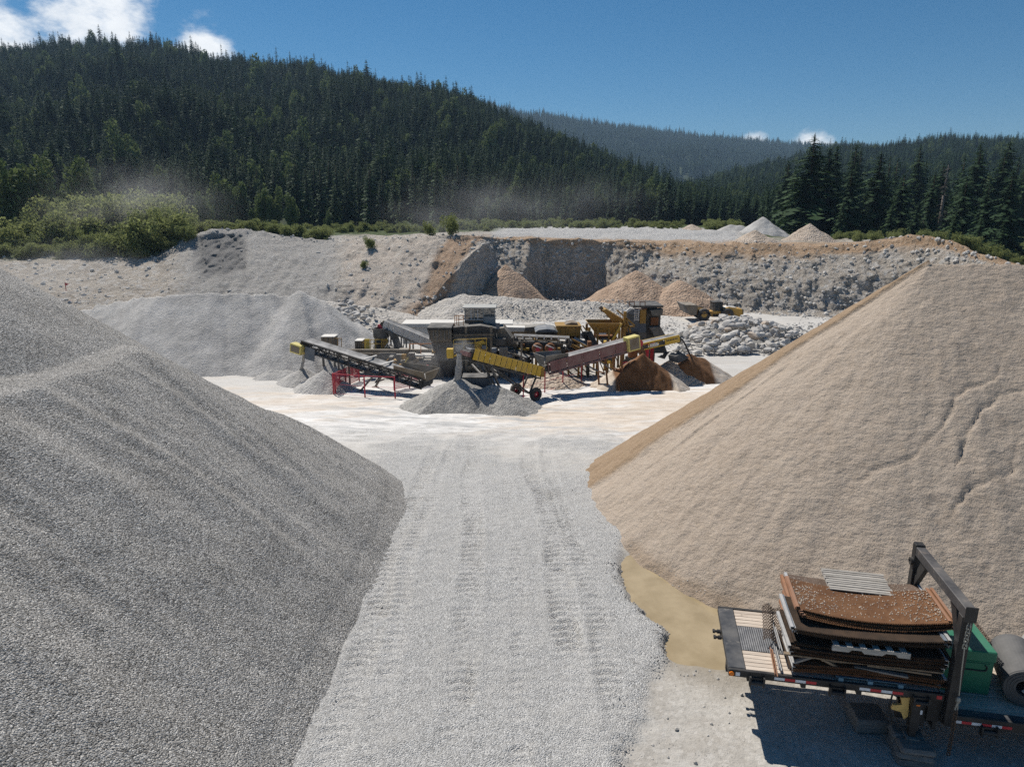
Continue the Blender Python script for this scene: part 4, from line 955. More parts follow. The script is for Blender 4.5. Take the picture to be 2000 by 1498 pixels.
def basis(T, H):
    a = (Vector(H) - Vector(T)); L = a.length; a = a / L; s = Vector((0, 0, 1)).cross(a).normalized(); return a, s, a.cross(s), L      # s: to the left looking uphill, n: up
def conveyor(name, label, T, H, w=1.0, dep=.55, side=M_GREYST, panels=0, panel_mat=None, legs=(), lattice=True, belt=M_BELT, guard=None, hopper=None, rails=True, frame=M_GREYST, group=None, wheels=None, roll=True):
    T, H = Vector(T), Vector(H); a, s, n, L = basis(T, H); root = thing(name, label, "conveyor", (T.x, T.y, gz(T.x, T.y)), 0, group)
    if s.y > 0: s = -s                                                    # s points to the camera side
    b = MB()                                                             # troughed belt: three strips, upper run
    b.frame(T, a, s, n, (0, L, -w*.22, w*.22, .10, .13))
    for sg in (-1, 1):
        P = [T + a*x + s*sg*y + n*z for x, y, z in ((0, w*.22, .13), (L, w*.22, .13), (L, w*.47, .24), (0, w*.47, .24))]
        P2 = [q - n*.03 for q in P]; b.hexa(P2 + P)
    b.frame(T, a, s, n, (.2, L - .2, -w*.45, w*.45, -dep - .02, -dep + .01))
    b.build("belt", belt, root)
    for sg in (-1, 1):                                                   # side frames
        f = MB(); y0, y1 = sorted((sg * w*.5, sg * (w*.5 + .07)))
        f.frame(T, a, s, n, (0, L, y0, y1, .12, .24)); f.frame(T, a, s, n, (0, L, y0, y1, -dep, -dep + .1))
        k = max(3, int(L / .9))
        for i in range(k + 1):
            x = min(L * i / k, L - .07); f.frame(T, a, s, n, (x, x + .07, y0 + .005, y1 - .005, -dep + .1, .12))
            if i < k and lattice:
                p, q = (x, L * (i + 1) / k) if i % 2 else (L * (i + 1) / k, x); f.bar(T + a*p + s*(y0+y1)/2 - n*(dep - .1), T + a*q + s*(y0+y1)/2 + n*.12, .05)
        f.build("side_frame", side, root)
    if panels:
        for i in range(panels):
            p = MB(); x0, x1 = L*.02 + L*.96*i/panels + .02, L*.02 + L*.96*(i+1)/panels - .025
            p.frame(T, a, s, n, (x0, x1, w*.5 + .075, w*.5 + .105, -dep*.75 + .02, .30)); p.frame(T, a, s, n, (x0 + .12, x1 - .12, w*.5 + .106, w*.5 + .118, -dep*.5, .12)); p.build("side_panel", panel_mat, root, bevel=.006)
    for x, nm in ((L - .05, "head_pulley"), (.05, "tail_pulley")):
        p = MB(); p.tube(T + a*x - s*w*.46 - n*.2, T + a*x + s*w*.46 - n*.2, .28, 14); p.build(nm, M_BLACKR, root, smooth=False)
    if roll:
        r = MB()
        for i in range(int(L / 1.1)):
            x = .6 + i * 1.1; r.tube(T + a*x - s*w*.4 - n*dep*.8, T + a*x + s*w*.4 - n*dep*.8, .06, 6)
        r.build("idler_rollers", M_DARKST, root)
    for x, splay in legs:
        p0 = T + a*x - n*dep
        for sg in (-1, 1):
            l = MB(); q = p0 + s*sg*(w*.5 + .03); g = Vector((q.x + s.x*sg*splay*.3 + a.x * splay, q.y + s.y*sg*splay*.3 + a.y * splay, gz(q.x, q.y) - .05)); l.bar(q, g, .13); l.frame(g, Vector((1,0,0)), Vector((0,1,0)), Vector((0,0,1)), (-.22,.22,-.22,.22,0,.06)); l.build("leg", frame, root)
        c = MB(); hz = (p0.z - gz(p0.x, p0.y)); q0 = p0 - s*(w*.5) - Vector((0,0,hz*.45)); q1 = p0 + s*(w*.5) - Vector((0,0,hz*.45)); c.bar(q0, q1, .09); c.bar(p0 - s*w*.5, q1, .06); c.build("cross_brace", frame, root)
    if guard:
        m, (x0, x1, y0, y1, z0, z1) = guard; g = MB(); g.frame(T, a, s, n, (L + x0, L + x1, y0, y1, z0, z1)); g.build("motor_guard", m, root, bevel=.03)
        g = MB(); g.frame(T, a, s, n, (L + x0 + .12, L + x1 - .12, y1 + .002, y1 + .02, z0 + .12, z1 - .12)); g.build("guard_plate", M_TANST if m is M_LEMON else m, root)
    if hopper:
        hl, hm = hopper; h = MB()
        for sg in (-1, 1):
            P = [T + a*x + s*sg*y + n*z for x, y, z in ((-.2, w*.5, .2), (hl, w*.5, .2), (hl, w*.56, .55), (-.2, w*.85, .85))]; h.hexa([q - s*sg*.04 for q in P] + P)
        P = [T + a*x + s*y + n*z for x, y, z in ((-.25, -w*.5, .1), (-.25, w*.5, .1), (-.35, w*.85, .85), (-.35, -w*.85, .85))]; h.hexa([q - a*.04 for q in P] + P); h.build("feed_hopper", hm, root)
    if wheels:
        for sg in (-1, 1):
            c = T + a*wheels + s*sg*(w*.5 + .75); c.z = gz(c.x, c.y) + .48; t = MB(); t.lathe(c - s*sg*.13, s*sg, [(.22, 0), (.44, 0), (.48, .05), (.48, .22), (.44, .27), (.22, .27)], 20); wo = t.build("tyre", M_TYRE, root)
            t = MB(); t.lathe(c - s*sg*.10, s*sg, [(.02, .16), (.12, .16), (.2, .10), (.22, .2)], 14); t.build("rim", M_RED, wo)
        ax = MB(); c = T + a*wheels; c.z = gz(c.x, c.y) + .48; ax.bar(c - s*(w*.5 + .7), c + s*(w*.5 + .7), .12); ax.bar(c - s*w*.5, T + a*(wheels*.35) - n*dep - s*w*.5, .1); ax.bar(c + s*w*.5, T + a*(wheels*.35) - n*dep + s*w*.5, .1); ax.bar(c + s*w*.5, T + a*L*.68 - n*dep + s*w*.5, .09); ax.bar(c - s*w*.5, T + a*L*.68 - n*dep - s*w*.5, .09); ax.build("axle_frame", M_DARKST, root)
    return root, T, H, a, s, n, L

GRPC = "conveyors of the crushing plant"
c1, *k1 = conveyor("belt_conveyor", "long dark grey lattice conveyor rising to a pale yellow motor box", P(834, 742, 48.6), P(598, 668, 53.4), 1.15, .62, side=M_DARKST, legs=((7.6, 0), (4.2, 1.2)), guard=(M_LEMON, (-.35, .75, .35, 1.0, -.85, -.1)), hopper=(2.6, M_TANST), frame=M_GREYST, group=GRPC)
T, H, a, s, n, L = k1
m = MB(); m.frame(T, a, s, n, (L - 1.5, L - .55, .66, .72, -1.1, -.1)); m.build("skirt_plate", M_BLUE, c1)
for x in (3.6, 5.2):
    m = MB(); m.frame(T, a, s, n, (x, x + .12, -.95, .62, .26, .34)); m.build("belt_cross_bar", M_WHITE, c1)
c2, *k2 = conveyor("belt_conveyor", "conveyor with thirteen yellow side panels pouring onto the grey gravel cone", P(1052, 722, 48.2), P(914, 686, 44.9), .95, .62, side=M_DARKST, panels=13, panel_mat=M_YEL, legs=((4.4, -1.4),), frame=M_GREYST, wheels=1.2, group=GRPC)
T, H, a, s, n, L = k2
m = MB(); m.frame(T, a, s, n, (L - .1, L + .28, -.5, .5, -.35, -.05)); m.build("discharge_plate", M_MAROON, c2)
m = MB(); q = Vector(P(880, 690, 45.3)); m.frame(q, Vector((1,0,0)), Vector((0,1,0)), Vector((0,0,1)), (-.25, .2, -.25, .25, -.3, .32)); m.bar(q + Vector((.1, 0, -.2)), H - n*.25 - s*.4, .12); m.build("motor_guard", M_YEL, c2, bevel=.03)
m = MB(); m.box(*(lambda p: (p.x-.12, p.x+.12, p.y, p.y+.5, p.z-.35, p.z+.25))(pt(1060, 727, 47.6))); m.build("tail_post", M_OCHRE, c2)
c3, *k3 = conveyor("belt_conveyor", "maroon trough conveyor rising to a yellow guard box above the brown sand", P(1063, 712, 48.8), P(1226, 668, 52.0), 1.0, .7, side=M_MAROON, panels=5, panel_mat=M_MAROON, legs=((4.9, .3), (6.4, .2)), guard=(M_LEMON, (-.55, .55, .2, .9, -.55, .55)), hopper=(1.8, M_GREYST), frame=M_RUST, group=GRPC)
T, H, a, s, n, L = k3
m = MB(); m.tube(H + a*.75 + s*.25 - n*.2, H + a*.75 + s*.6 - n*.2, .26, 14); m.build("drive_pulley", M_RED, c3)
m = MB(); m.bar(T + a*3.2 - n*.7 + s*.4, Vector(P(1168, 725, 49.2)), .09); m.bar(T + a*4.4 - n*.7 + s*.4, Vector(P(1195, 722, 50.5)), .09); m.build("brace", M_GREYST, c3)
c4, *k4 = conveyor("belt_conveyor", "short yellow conveyor with black cut-outs ending at a black hose", P(1243, 676, 54.2), P(1322, 658, 55.2), .8, .35, side=M_YEL, lattice=False, legs=(), group=GRPC, roll=False)
T, H, a, s, n, L = k4
for i, x in enumerate((.25, .95, 1.75)):
    m = MB(); m.frame(T, a, s, n, (x, x + (.55 if i != 1 else .7), .476, .49, -.22, .05)); m.build("cutout_panel", M_DARKST if i != 1 else M_WHITE, c4)
m = MB(); m.frame(T, a, s, n, (L - 1.35, L - .1, .478, .50, -.3, .16)); m.build("sign_plate", M_YEL, c4)
for q in range(7):
    m = MB(); m.frame(T, a, s, n, (L - 1.22 + .15*q, L - 1.12 + .15*q, .502, .508, -.06 - .0*q, .07)); m.build("sign_letter", M_DARKST, c4)
m = MB(); q = Vector(P(1236, 685, 53.6)); m.frame(q, Vector((1,0,0)), Vector((0,1,0)), Vector((0,0,1)), (-.35, .35, -.3, .3, -.5, .25)); m.build("transfer_chute", M_RUST, c4)
for sg in (-1, 1):
    q = T + a*1.4 + s*sg*.4; m = MB(); m.bar(q - n*.3, Vector((q.x, q.y, gz(q.x, q.y))), .09); m.build("leg", M_DARKST, c4)
h = thing("rubber_hose", "black hose hanging from the end of the short yellow conveyor", "hose", (H.x, H.y, H.z)); m = MB()
m.path([H + Vector((.05, 0, .05)), Vector(P(1333, 664, 55.2)), Vector(P(1339, 674, 55.2)), Vector(P(1343, 684, 55.2)), Vector(P(1347, 692, 55.1))], .07, 7); m.build("hose_tube", M_BLACKR, h)
c5, *k5 = conveyor("belt_conveyor", "pale panelled conveyor feeding the round bin of the cone crusher", P(866, 676, 59.5), P(752, 629, 61), 1.0, .6, side=M_TANST, panels=11, panel_mat=M_CREAM, legs=((3.8, .1), (5.4, .1)), frame=M_GREYST, group=GRPC)
m = MB(); T, H, a, s, n, L = k5; m.frame(H, a, s, n, (-.2, .35, -.6, .6, -.55, -.3)); m.build("head_scraper", M_RED, c5)
c6, *k6 = conveyor("belt_conveyor", "short level conveyor with white roller brackets in front of the generator", P(1112, 664, 55), P(1003, 659, 55.4), .9, .3, side=M_TANST, lattice=False, legs=((3.9, 0), (1.4, 0)), frame=M_TANST, group=GRPC)
T, H, a, s, n, L = k6
for i in range(8):
    m = MB(); x = .25 + i * .58; m.frame(T, a, s, n, (x, x + .10, .54, .60, .05, .36)); m.build("roller_bracket", M_WHITE, c6)

conveyor("belt_conveyor", "dusty tan lattice conveyor climbing behind the yellow-sided conveyor", P(1030, 702, 55.0), P(940, 668, 57.0), .8, .45, side=M_TANST, legs=((3.2, .2),), frame=M_TANST, group=GRPC)
conveyor("belt_conveyor", "dusty ochre conveyor climbing to the ochre bin behind the maroon conveyor", P(1190, 700, 56.0), P(1118, 664, 57.4), .8, .45, side=M_OCHRE, legs=((2.4, .2),), frame=M_OCHRE, group=GRPC)
# falling material at the conveyor heads
def stream(name, label, p, q, r0, r1, mat):
    rg = np.random.default_rng(len(name)); p, q = Vector(p), Vector(q); m = MB(); N_ = 10
    rings = []
    for i in range(N_ + 1):
        t = i / N_; c = p.lerp(q, t); c.x += .12 * (t - t*t) * 2; r = r0 + (r1 - r0) * t
        rings.append([c + Vector((math.cos(j*.785) * r * (1 + .12*rg.normal()), math.sin(j*.785) * r * (1 + .12*rg.normal()), 0)) for j in range(8)])
    m.v = [tuple(v) for R_ in rings for v in R_]; m.f = [(i*8+j, i*8+(j+1) % 8, (i+1)*8+(j+1) % 8, (i+1)*8+j) for i in range(N_) for j in range(8)]
    o = m.build(name, mat, None); tag(o, label, None, None, 'stuff')
stream("falling_gravel", "stream of pale grit falling from the grey conveyor's yellow box", P(593, 690, 53.6), P(588, 722, 53.6), .10, .15, M_FALL)
stream("falling_gravel", "thick stream of grey gravel falling onto the grey cone", P(897, 690, 44.6), P(893, 742, 44.5), .16, .26, M_FALL)
stream("falling_sand", "brown sand falling from the maroon conveyor", P(1247, 676, 52.6), P(1256, 697, 52.6), .30, .26, M_FALLB)

# red safety fences
def fence(name, label, posts, h, mesh=(), group="red safety fences of the plant"):
    p0 = posts[0]; root = thing(name, label, "fence", (p0[0], p0[1], gz(p0[0], p0[1])), 0, group); tops = []
    for x, y in posts:
        z = gz(x, y); m = MB(); m.bar((x, y, z - .05), (x, y, z + h), .085); m.build("post", M_RED, root); tops.append((x, y, z))
    for (A, B) in zip(tops, tops[1:]):
        m = MB(); m.bar((A[0], A[1], A[2] + h * .97), (B[0], B[1], B[2] + h * .97), .05); m.bar((A[0], A[1], A[2] + h * .08), (B[0], B[1], B[2] + h * .08), .022); m.bar((A[0], A[1], A[2] + h * .5), (B[0], B[1], B[2] + h * .5), .02); m.build("rail", M_RED, root)
    for i in mesh:
        A, B = tops[i], tops[i+1]; m = MB(); A, B = Vector(A), Vector(B); nx = 14
        for q in range(nx + 1):
            c = A.lerp(B, q / nx); m.bar(c + Vector((0, 0, h*.1)), c + Vector((0, 0, h*.95)), .03)
        for q in range(8):
            m.bar(A + Vector((0, 0, h*(.14 + .1*q))), B + Vector((0, 0, h*(.14 + .1*q))), .03)
        m.build("mesh_panel", M_RED, root)
g2 = lambda u, v: (lambda q: (q.x, q.y))(ground_hit(u, v))
def ground_hit(u, v):
    d = ray(u, v)
    for t in np.arange(8, 120, .1):
        x, y, z = d.x * t, d.y * t, CAMZ + d.z * t
        if z < float(gbase(x, y)): return Vector((x, y, z))
    return Vector((d.x * 60, d.y * 60, -3))
fence("safety_fence", "red post-and-rail fence in front of the maroon conveyor", [g2(1022, 778), g2(1064, 768), g2(1099, 758), g2(1135, 749)], 1.75)
fence("safety_fence", "red mesh fence below the long grey conveyor beside the pale cone", [g2(652, 771), g2(713, 775), g2(772, 778)], 1.65, mesh=())
fence("safety_fence", "short red mesh side fence running back under the grey conveyor", [g2(655, 769), g2(676, 757), g2(702, 745)], 1.6, mesh=(0, 1))
fence("safety_fence", "red mesh guard under the hopper of the grey conveyor", [g2(770, 762), g2(800, 757), g2(836, 752)], 1.3, mesh=(0, 1))
fence("safety_fence", "tall curved red fence behind the short yellow conveyor", [(P(1258, 700, 57)[0], 57), (P(1266, 700, 56.4)[0], 56.4), (P(1277, 700, 56)[0], 56.0)], 3.1, mesh=(0, 1))
fence("safety_fence", "low red mesh fence behind the front brown sand cone", [(P(1215, 700, 55.5)[0], 55.5), (P(1245, 700, 55.8)[0], 55.8), (P(1262, 700, 56.2)[0], 56.2)], 1.5, mesh=(0,))

# ---- machines, each standing at its own distance Y; rectangles are read from the photograph
def rect(m, u0, u1, v0, v1, Y, d):
    vm = (v0 + v1) / 2; a = pt(u0, vm, Y); b = pt(u1, vm, Y); m.box(a.x, b.x, Y, Y + d, pt(u0, v1, Y).z, pt(u0, v0, Y).z); return m
def poly(m, uv, Y, d):
    m.prism([(pt(u, v, Y).x, pt(u, v, Y).z) for u, v in uv], Y, Y + d); return m
def mach(name, label, cat, u, v, Y, group=None):
    p = pt(u, v, Y); return thing(name, label, cat, (p.x, Y, gz(p.x, Y)), 0, group)
def part(root, name, mat, *rects, bevel=0.02):
    m = MB()
    for r in rects: rect(m, *r) if len(r) == 6 else poly(m, *r)
    return m.build(name, mat, root, bevel=bevel)
def legs(root, mat, us, v, Y, d, w=.16):
    for u in us:
        for y in (Y + .1, Y + d - .1):
            p = pt(u, v, Y); m = MB(); m.bar((p.x, y, gz(p.x, y) - .05), (p.x, y, p.z), w); m.build("leg", mat, root)
def bars(root, name, mat, segs, w=.07):
    m = MB()
    for (u0, v0, Y0), (u1, v1, Y1) in segs: m.bar(pt(u0, v0, Y0), pt(u1, v1, Y1), w)
    return m.build(name, mat, root)

# screening machine with its feed box, under the control cabin
r = mach("screening_machine", "bulky dusty screening machine in the middle of the plant", "machine", 915, 720, 56)
part(r, "feed_box", M_TANST, ([(835, 645), (880, 643), (882, 667), (842, 668)], 55.2, 2.4))
part(r, "feed_box_rim", M_DARKST, (834, 882, 640, 645, 55.1, 2.6))
for i in range(6): part(r, "feed_box_rib", M_GREYST, (838 + i*7.4, 840 + i*7.4, 646, 664, 55.1, .12), bevel=0)
part(r, "screen_box", M_GREYST, ([(884, 648), (965, 646), (972, 690), (890, 692)], 56.2, 2.6))
part(r, "screen_deck", M_DARKST, ([(884, 640), (938, 636), (975, 643), (972, 650), (886, 652)], 56.0, 3.0))
part(r, "discharge_chute", M_TANST, ([(968, 642), (984, 640), (1012, 676), (1000, 688), (972, 668)], 56.3, 2.2))
for u in (908, 957): part(r, "column", M_TANST, (u, u + 5, 638, 722, 55.8, .3))
part(r, "yellow_plate", M_YEL, ([(930, 668), (944, 664), (953, 680), (946, 688), (930, 687)], 55.7, .15))
part(r, "lower_hopper", M_GREYST, ([(842, 668), (884, 667), (876, 704), (850, 704)], 55.8, 2.0))
part(r, "chassis_beam", M_DARKST, (842, 1000, 700, 707, 55.9, .4), (842, 1000, 700, 707, 58.2, .4))
part(r, "drive_motor", M_DARKST, (968, 988, 662, 676, 55.5, .7))
part(r, "motor_cover", M_GREYST, (884, 904, 672, 688, 55.7, .5), (912, 928, 674, 690, 55.7, .4))
legs(r, M_DARKST, (848, 880, 925, 962, 995), 706, 56, 2.3)
part(r, 'lower_body', M_GREYST, (846, 878, 700, 738, 56.6, 1.6)); part(r, 'lower_body', M_DARKST, (880, 936, 692, 734, 56.9, 1.8)); part(r, 'lower_body', M_GREYST, (938, 992, 700, 728, 57.1, 1.5)); part(r, 'return_chute', M_DARKST, ([(900, 692), (930, 692), (918, 730), (906, 730)], 56.3, .5))
bars(r, "handrail", M_ORANGE, [((888, 617, 56.6), (888, 640, 56.6)), ((896, 616, 56.6), (896, 640, 56.6)), ((905, 616, 56.6), (905, 640, 56.6)), ((888, 617, 56.6), (905, 616, 56.6)), ((888, 626, 56.6), (905, 625, 56.6)), ((892, 617, 57.4), (892, 640, 57.4))], .05)
for sg_ in [((886, 655, 55.7), (965, 653, 55.7)), ((890, 662, 55.7), (960, 660, 55.7)), ((886, 700, 55.6), (930, 706, 55.3)), ((925, 706, 55.5), (960, 742, 53)), ((940, 700, 55.5), (985, 738, 53.4))]: bars(r, "pipe", M_TANST, [sg_], .09)
part(r, "electric_cabinet", M_GREYST, (975, 992, 678, 700, 55.4, .5), (996, 1006, 684, 702, 55.4, .4))
m = MB(); q = pt(960, 684, 54.8); m.lathe((q.x, 54.8, q.z), (1, 0, 0), [(.02, 0), (.2, .02), (.22, .1), (.22, .34), (.2, .42), (.02, .44)], 14); m.build("motor", M_BLUE, r, smooth=True)
part(r, "rubber_flap", M_BLUE, ([(968, 632), (976, 631), (976, 642), (970, 643)], 56.0, .1), bevel=0)
bars(r, "outrigger_brace", M_GREYST, [((922, 712, 51), (950, 742, 48.5)), ((956, 700, 52.5), (972, 735, 49.5))], .12)

for q_ in range(46):
    u = random.uniform(690, 1000); v = random.uniform(664, 722) if u > 840 else random.uniform(688, 724); Yq = random.uniform(55.2, 56.4); mt = random.choice((M_GREYST, M_GREYST, M_TANST, M_DARKST, M_DARKST, M_OCHRE, M_BLUE))
    w_, h_ = random.uniform(4, 16), random.uniform(3, 11)
    if q_ % 3: part(r, "equipment_box", mt, (u, u + w_, v, v + h_, Yq, random.uniform(.2, .9)))
    else: bars(r, "pipe", mt, [((u, v, Yq), (u + random.uniform(-30, 40), v + random.uniform(-12, 14), Yq + .3))], random.uniform(.05, .11))
bars(r, "walkway_rail", M_YEL, [((886, 664, 55.3), (950, 661, 55.3)), ((886, 672, 55.3), (950, 669, 55.3)), ((886, 664, 55.3), (886, 684, 55.3)), ((906, 663, 55.3), (906, 684, 55.3)), ((928, 662, 55.3), (928, 684, 55.3)), ((950, 661, 55.3), (950, 684, 55.3))], .05)

# operator's cabin
r = mach("control_cabin", "small grey operator cabin with big windows above the screening machine", "cabin", 936, 640, 58)
part(r, "cabin_floor", M_GREYST, (906, 967, 634, 637, 58, 2.0))
part(r, "lower_wall", M_TANST, (907, 944, 625, 634, 58.0, 1.9)); part(r, "side_wall", M_CABIN, (944, 967, 619, 634, 58.0, 1.75))
part(r, "roof", M_CABIN, (903, 969, 600.8, 602.8, 57.8, 2.3))
for u in (907, 919, 925.5, 932, 943, 965): part(r, "window_post", M_WHITE if u in (919, 932) else M_CABIN, (u, u + 2, 603, 625 if u < 944 else 619, 58.0, .1), bevel=0)
for u0, u1, vb in ((909, 919, 625), (921, 925.5, 625), (927.5, 932, 625), (934, 943, 625), (945, 965, 619)): part(r, "window", M_GLASS, (u0, u1, 603, vb, 58.06, .03), bevel=0)
part(r, "back_wall", M_CABIN, (907, 967, 619, 634, 59.8, .08), bevel=0)
part(r, "window_sill", M_WHITE, (907, 944, 624, 625.4, 57.92, .12), bevel=0)
legs(r, M_GREYST, (910, 962), 637, 58.2, 1.6)

# cone crusher with round bin
r = mach("cone_crusher", "cone crusher with a round grey bin and yellow railings", "crusher", 742, 690, 59.5)
q = pt(744, 655, 60.5); zt, zb = pt(744, 641, 60.5).z, pt(744, 658, 60.5).z
m = MB(); m.lathe((q.x, 60.5, zb), (0, 0, 1), [(.55, -.25), (.66, 0), (.69, 0), (.69, zt - zb), (.63, zt - zb), (.6, .1)], 22); m.build("round_bin", M_GREYST, r, smooth=False)
m = MB(); m.lathe((q.x, 60.5, pt(744, 684, 60.5).z), (0, 0, 1), [(.7, 0), (.78, .25), (.6, .5), (.72, .8), (.5, 1.1)], 18); m.build("crusher_bowl", M_DARKST, r)
c = q.x + .85; m = MB(); pz = pt(744, 684, 60.5).z
arc = [(c + .95 * math.sin(t) - .2, pz + 1.9 * math.cos(t)) for t in np.linspace(-.15, 1.55, 9)]
m.prism(arc + [(x - .35, z - .12) for x, z in reversed(arc)], 60.0, 61.4); m.build("curved_chute", M_GREYST, r)
part(r, "platform", M_GREYST, (706, 780, 684, 687, 59.4, 2.6))
part(r, "access_panel", M_LEMON, (712, 722, 662, 684, 59.6, .12)); part(r, "access_panel", M_OCHRE, (746, 755, 664, 683, 59.5, .12))
bars(r, "railing", M_YEL, [((712, 664, 59.4), (756, 663, 59.4)), ((712, 672, 59.4), (756, 671, 59.4)), ((712, 664, 59.4), (712, 684, 59.4)), ((724, 664, 59.4), (724, 684, 59.4)), ((734, 664, 59.4), (734, 684, 59.4)), ((745, 663, 59.4), (745, 684, 59.4)), ((756, 663, 59.4), (756, 684, 59.4))], .05)
bars(r, "stair_rail", M_WHITE, [((752, 679, 59.2), (760, 667, 59.2)), ((757, 679, 59.2), (766, 667, 59.2))], .08)
legs(r, M_GREYST, (712, 745, 775), 687, 59.5, 2.2)
part(r, "lower_frame", M_GREYST, (706, 780, 696, 704, 59.9, 1.6))

# chassis of the secondary plant, low dusty mass behind the long conveyor
r = mach("crusher_chassis", "long low dust-covered chassis behind the grey conveyor", "machine", 760, 715, 57)
part(r, "deck_beam", M_TANST, (668, 850, 683, 689, 57.6, .3), (668, 850, 683, 689, 59.2, .3))
part(r, "side_panel", M_TANST, (680, 736, 690, 704, 57.7, 1.4)); part(r, "side_panel", M_GREYST, (738, 776, 691, 712, 57.5, 1.4)); part(r, "side_panel", M_TANST, (778, 798, 683, 694, 57.2, .8))
part(r, "dust_hopper", M_GREYST, ([(790, 700), (826, 700), (820, 724), (800, 726)], 56.6, 1.6)); part(r, "engine_cover", M_GREYST, (700, 735, 704, 716, 57.0, 1.0))
part(r, 'engine_block', M_GREYST, (738, 792, 706, 732, 57.2, 1.4)); part(r, 'engine_block', M_DARKST, (824, 848, 712, 738, 56.4, 1.2)); part(r, 'tank', M_GREYST, (806, 834, 716, 734, 56.2, 1.0), bevel=.12); part(r, "feed_table", M_GREYST, (800, 856, 706, 711, 56.0, 1.8)); part(r, "end_box", M_DARKST, (796, 808, 692, 706, 56.4, .7))
bars(r, "tilted_post", M_LEMON, [((790, 709, 55.8), (802, 691, 55.8))], .11)
bars(r, "railing", M_ORANGE, [((822, 672, 56.8), (822, 700, 56.8)), ((800, 672, 56.8), (858, 671, 56.8)), ((800, 672, 56.8), (800, 684, 56.8))], .06)
part(r, "tail_light", M_RED, (833, 837, 713, 717, 55.6, .1), bevel=0)
legs(r, M_GREYST, (685, 730, 775, 815, 845), 690, 57.6, 1.6, .22)
part(r, "walkway", M_WHITE, (806, 852, 694, 696, 56.2, .6), bevel=0)
for lab, u0, u1, v0, v1, Y, mt in (("brown flat-topped steel bin standing behind the head of the grey conveyor", 627, 653, 659, 676, 58.5, M_TANST), ("small brown steel bin left of the cone crusher railing", 693, 707, 667, 682, 60, M_TANST)):
    r = mach("steel_bin", lab, "bin", (u0 + u1) / 2, 700, Y); part(r, "bin_body", mt, (u0, u1, v0, v1, Y, 1.2)); part(r, "bin_rim", M_WHITE, (u0 - 1, u1 + 1, v0 - 1.5, v0, Y - .04, 1.28))
    for k in range(3): part(r, "bin_rib", M_GREYST, (u0 + 3 + k*(u1-u0-6)/2.2, u0 + 4.6 + k*(u1-u0-6)/2.2, v0 + 1, v1, Y - .07, .08), bevel=0)
    legs(r, M_GREYST, (u0 + 2, u1 - 2), v1, Y, 1.2)
    bars(r, "railing", M_OCHRE, [((u1, v0 + 2, Y), (u1 + 14, v0 + 2, Y)), ((u1 + 7, v0 + 2, Y), (u1 + 7, v1 + 6, Y)), ((u1 + 14, v0 + 2, Y), (u1 + 14, v1 + 8, Y)), ((u1, v1 + 3, Y), (u1 + 14, v1 + 3, Y))], .05)

r = mach('blue_bin', 'dark slate-blue steel bin half hidden by the grey gravel cone', 'bin', 932, 775, 45.6)
part(r, 'bin_body', M_SLATE, (903, 961, 739, 778, 45.6, 1.2)); part(r, 'bin_rim', M_DARKST, (902, 962, 737, 739, 45.55, 1.3)); part(r, 'bin_rib', M_SLATE, (930, 933, 739, 778, 45.54, .06), bevel=0)
# trailers and vans at the back
r = mach("box_trailer", "long white-roofed trailer at the back of the plant", "trailer", 870, 690, 66)
part(r, "body", M_WHITE, (786, 1000, 640, 672, 66, 2.5)); part(r, "roof", M_WHITE, (784, 1002, 632.5, 640, 65.9, 2.7))
for u in (800, 840, 880, 960): part(r, "body_rib", M_GREYST, (u, u + 2, 641, 671, 65.94, .06), bevel=0)
for u in (960, 985):
    q = pt(u, 690, 66); m = MB(); m.lathe((q.x, 66.1, gz(q.x, 66) + .5), (0, 1, 0), [(.1, 0), (.45, 0), (.5, .05), (.5, .25), (.1, .25)], 16); m.build("wheel", M_TYRE, r)
legs(r, M_GREYST, (800, 950), 672, 66, 2.4)
r = mach("site_van", "tan flat-sided van body with a bright white roof behind the screening machine", "van", 1010, 690, 62)
part(r, "body", M_TANST, (986, 1060, 642, 676, 62, 2.2)); part(r, "roof", M_WHITE, ([(982, 639), (1026, 640), (1024, 648), (992, 648)], 61.4, 1.2)); part(r, "roof", M_GREYST, ([(1026, 640), (1066, 636), (1064, 645), (1024, 648)], 61.6, 1.4)); part(r, "door", M_GREYST, (1030, 1042, 648, 676, 61.94, .06), bevel=0)
legs(r, M_GREYST, (992, 1054), 676, 62, 2.0)
r = mach("diesel_generator", "dark generator house with a domed pale roof behind the level conveyor", "generator", 1068, 690, 57.5)
part(r, "housing", M_DARKST, (1047, 1088, 647, 662, 57.5, 2.0)); part(r, "domed_roof", M_BLUE, ([(1045, 649), (1052, 644.5), (1068, 642.5), (1084, 644.5), (1090, 649)], 57.3, 2.4))
for u in (1053, 1060, 1075, 1082): part(r, "door_panel", M_BLACKR, (u, u + 5.5, 649.5, 660, 57.44, .05), bevel=0)
part(r, "base_frame", M_OCHRE, (1044, 1092, 664, 672, 57.6, 1.8)); legs(r, M_OCHRE, (1048, 1070, 1088), 672, 57.6, 1.8)
r = mach("jaw_engine", "two red-hubbed engines with rusty housings under the level conveyor", "engine", 1062, 700, 54.2)
for u in (1050, 1075):
    q = pt(u, 682, 54); m = MB(); m.lathe((q.x, 54, q.z), (0, 1, 0), [(.02, -.12), (.25, -.1), (.42, 0), (.46, .1), (.46, .8), (.1, .85)], 16); m.build("engine_housing", M_RUST, r)
    m = MB(); m.lathe((q.x, 53.85, q.z), (0, 1, 0), [(.02, -.05), (.16, -.03), (.18, .05), (.18, .12)], 12); m.build("hub", M_RED, r)
    m = MB(); m.bar((q.x - .35, 53.9, q.z + .35), (q.x + .3, 53.9, q.z + .1), .09); m.build("belt_guard", M_WHITE, r)
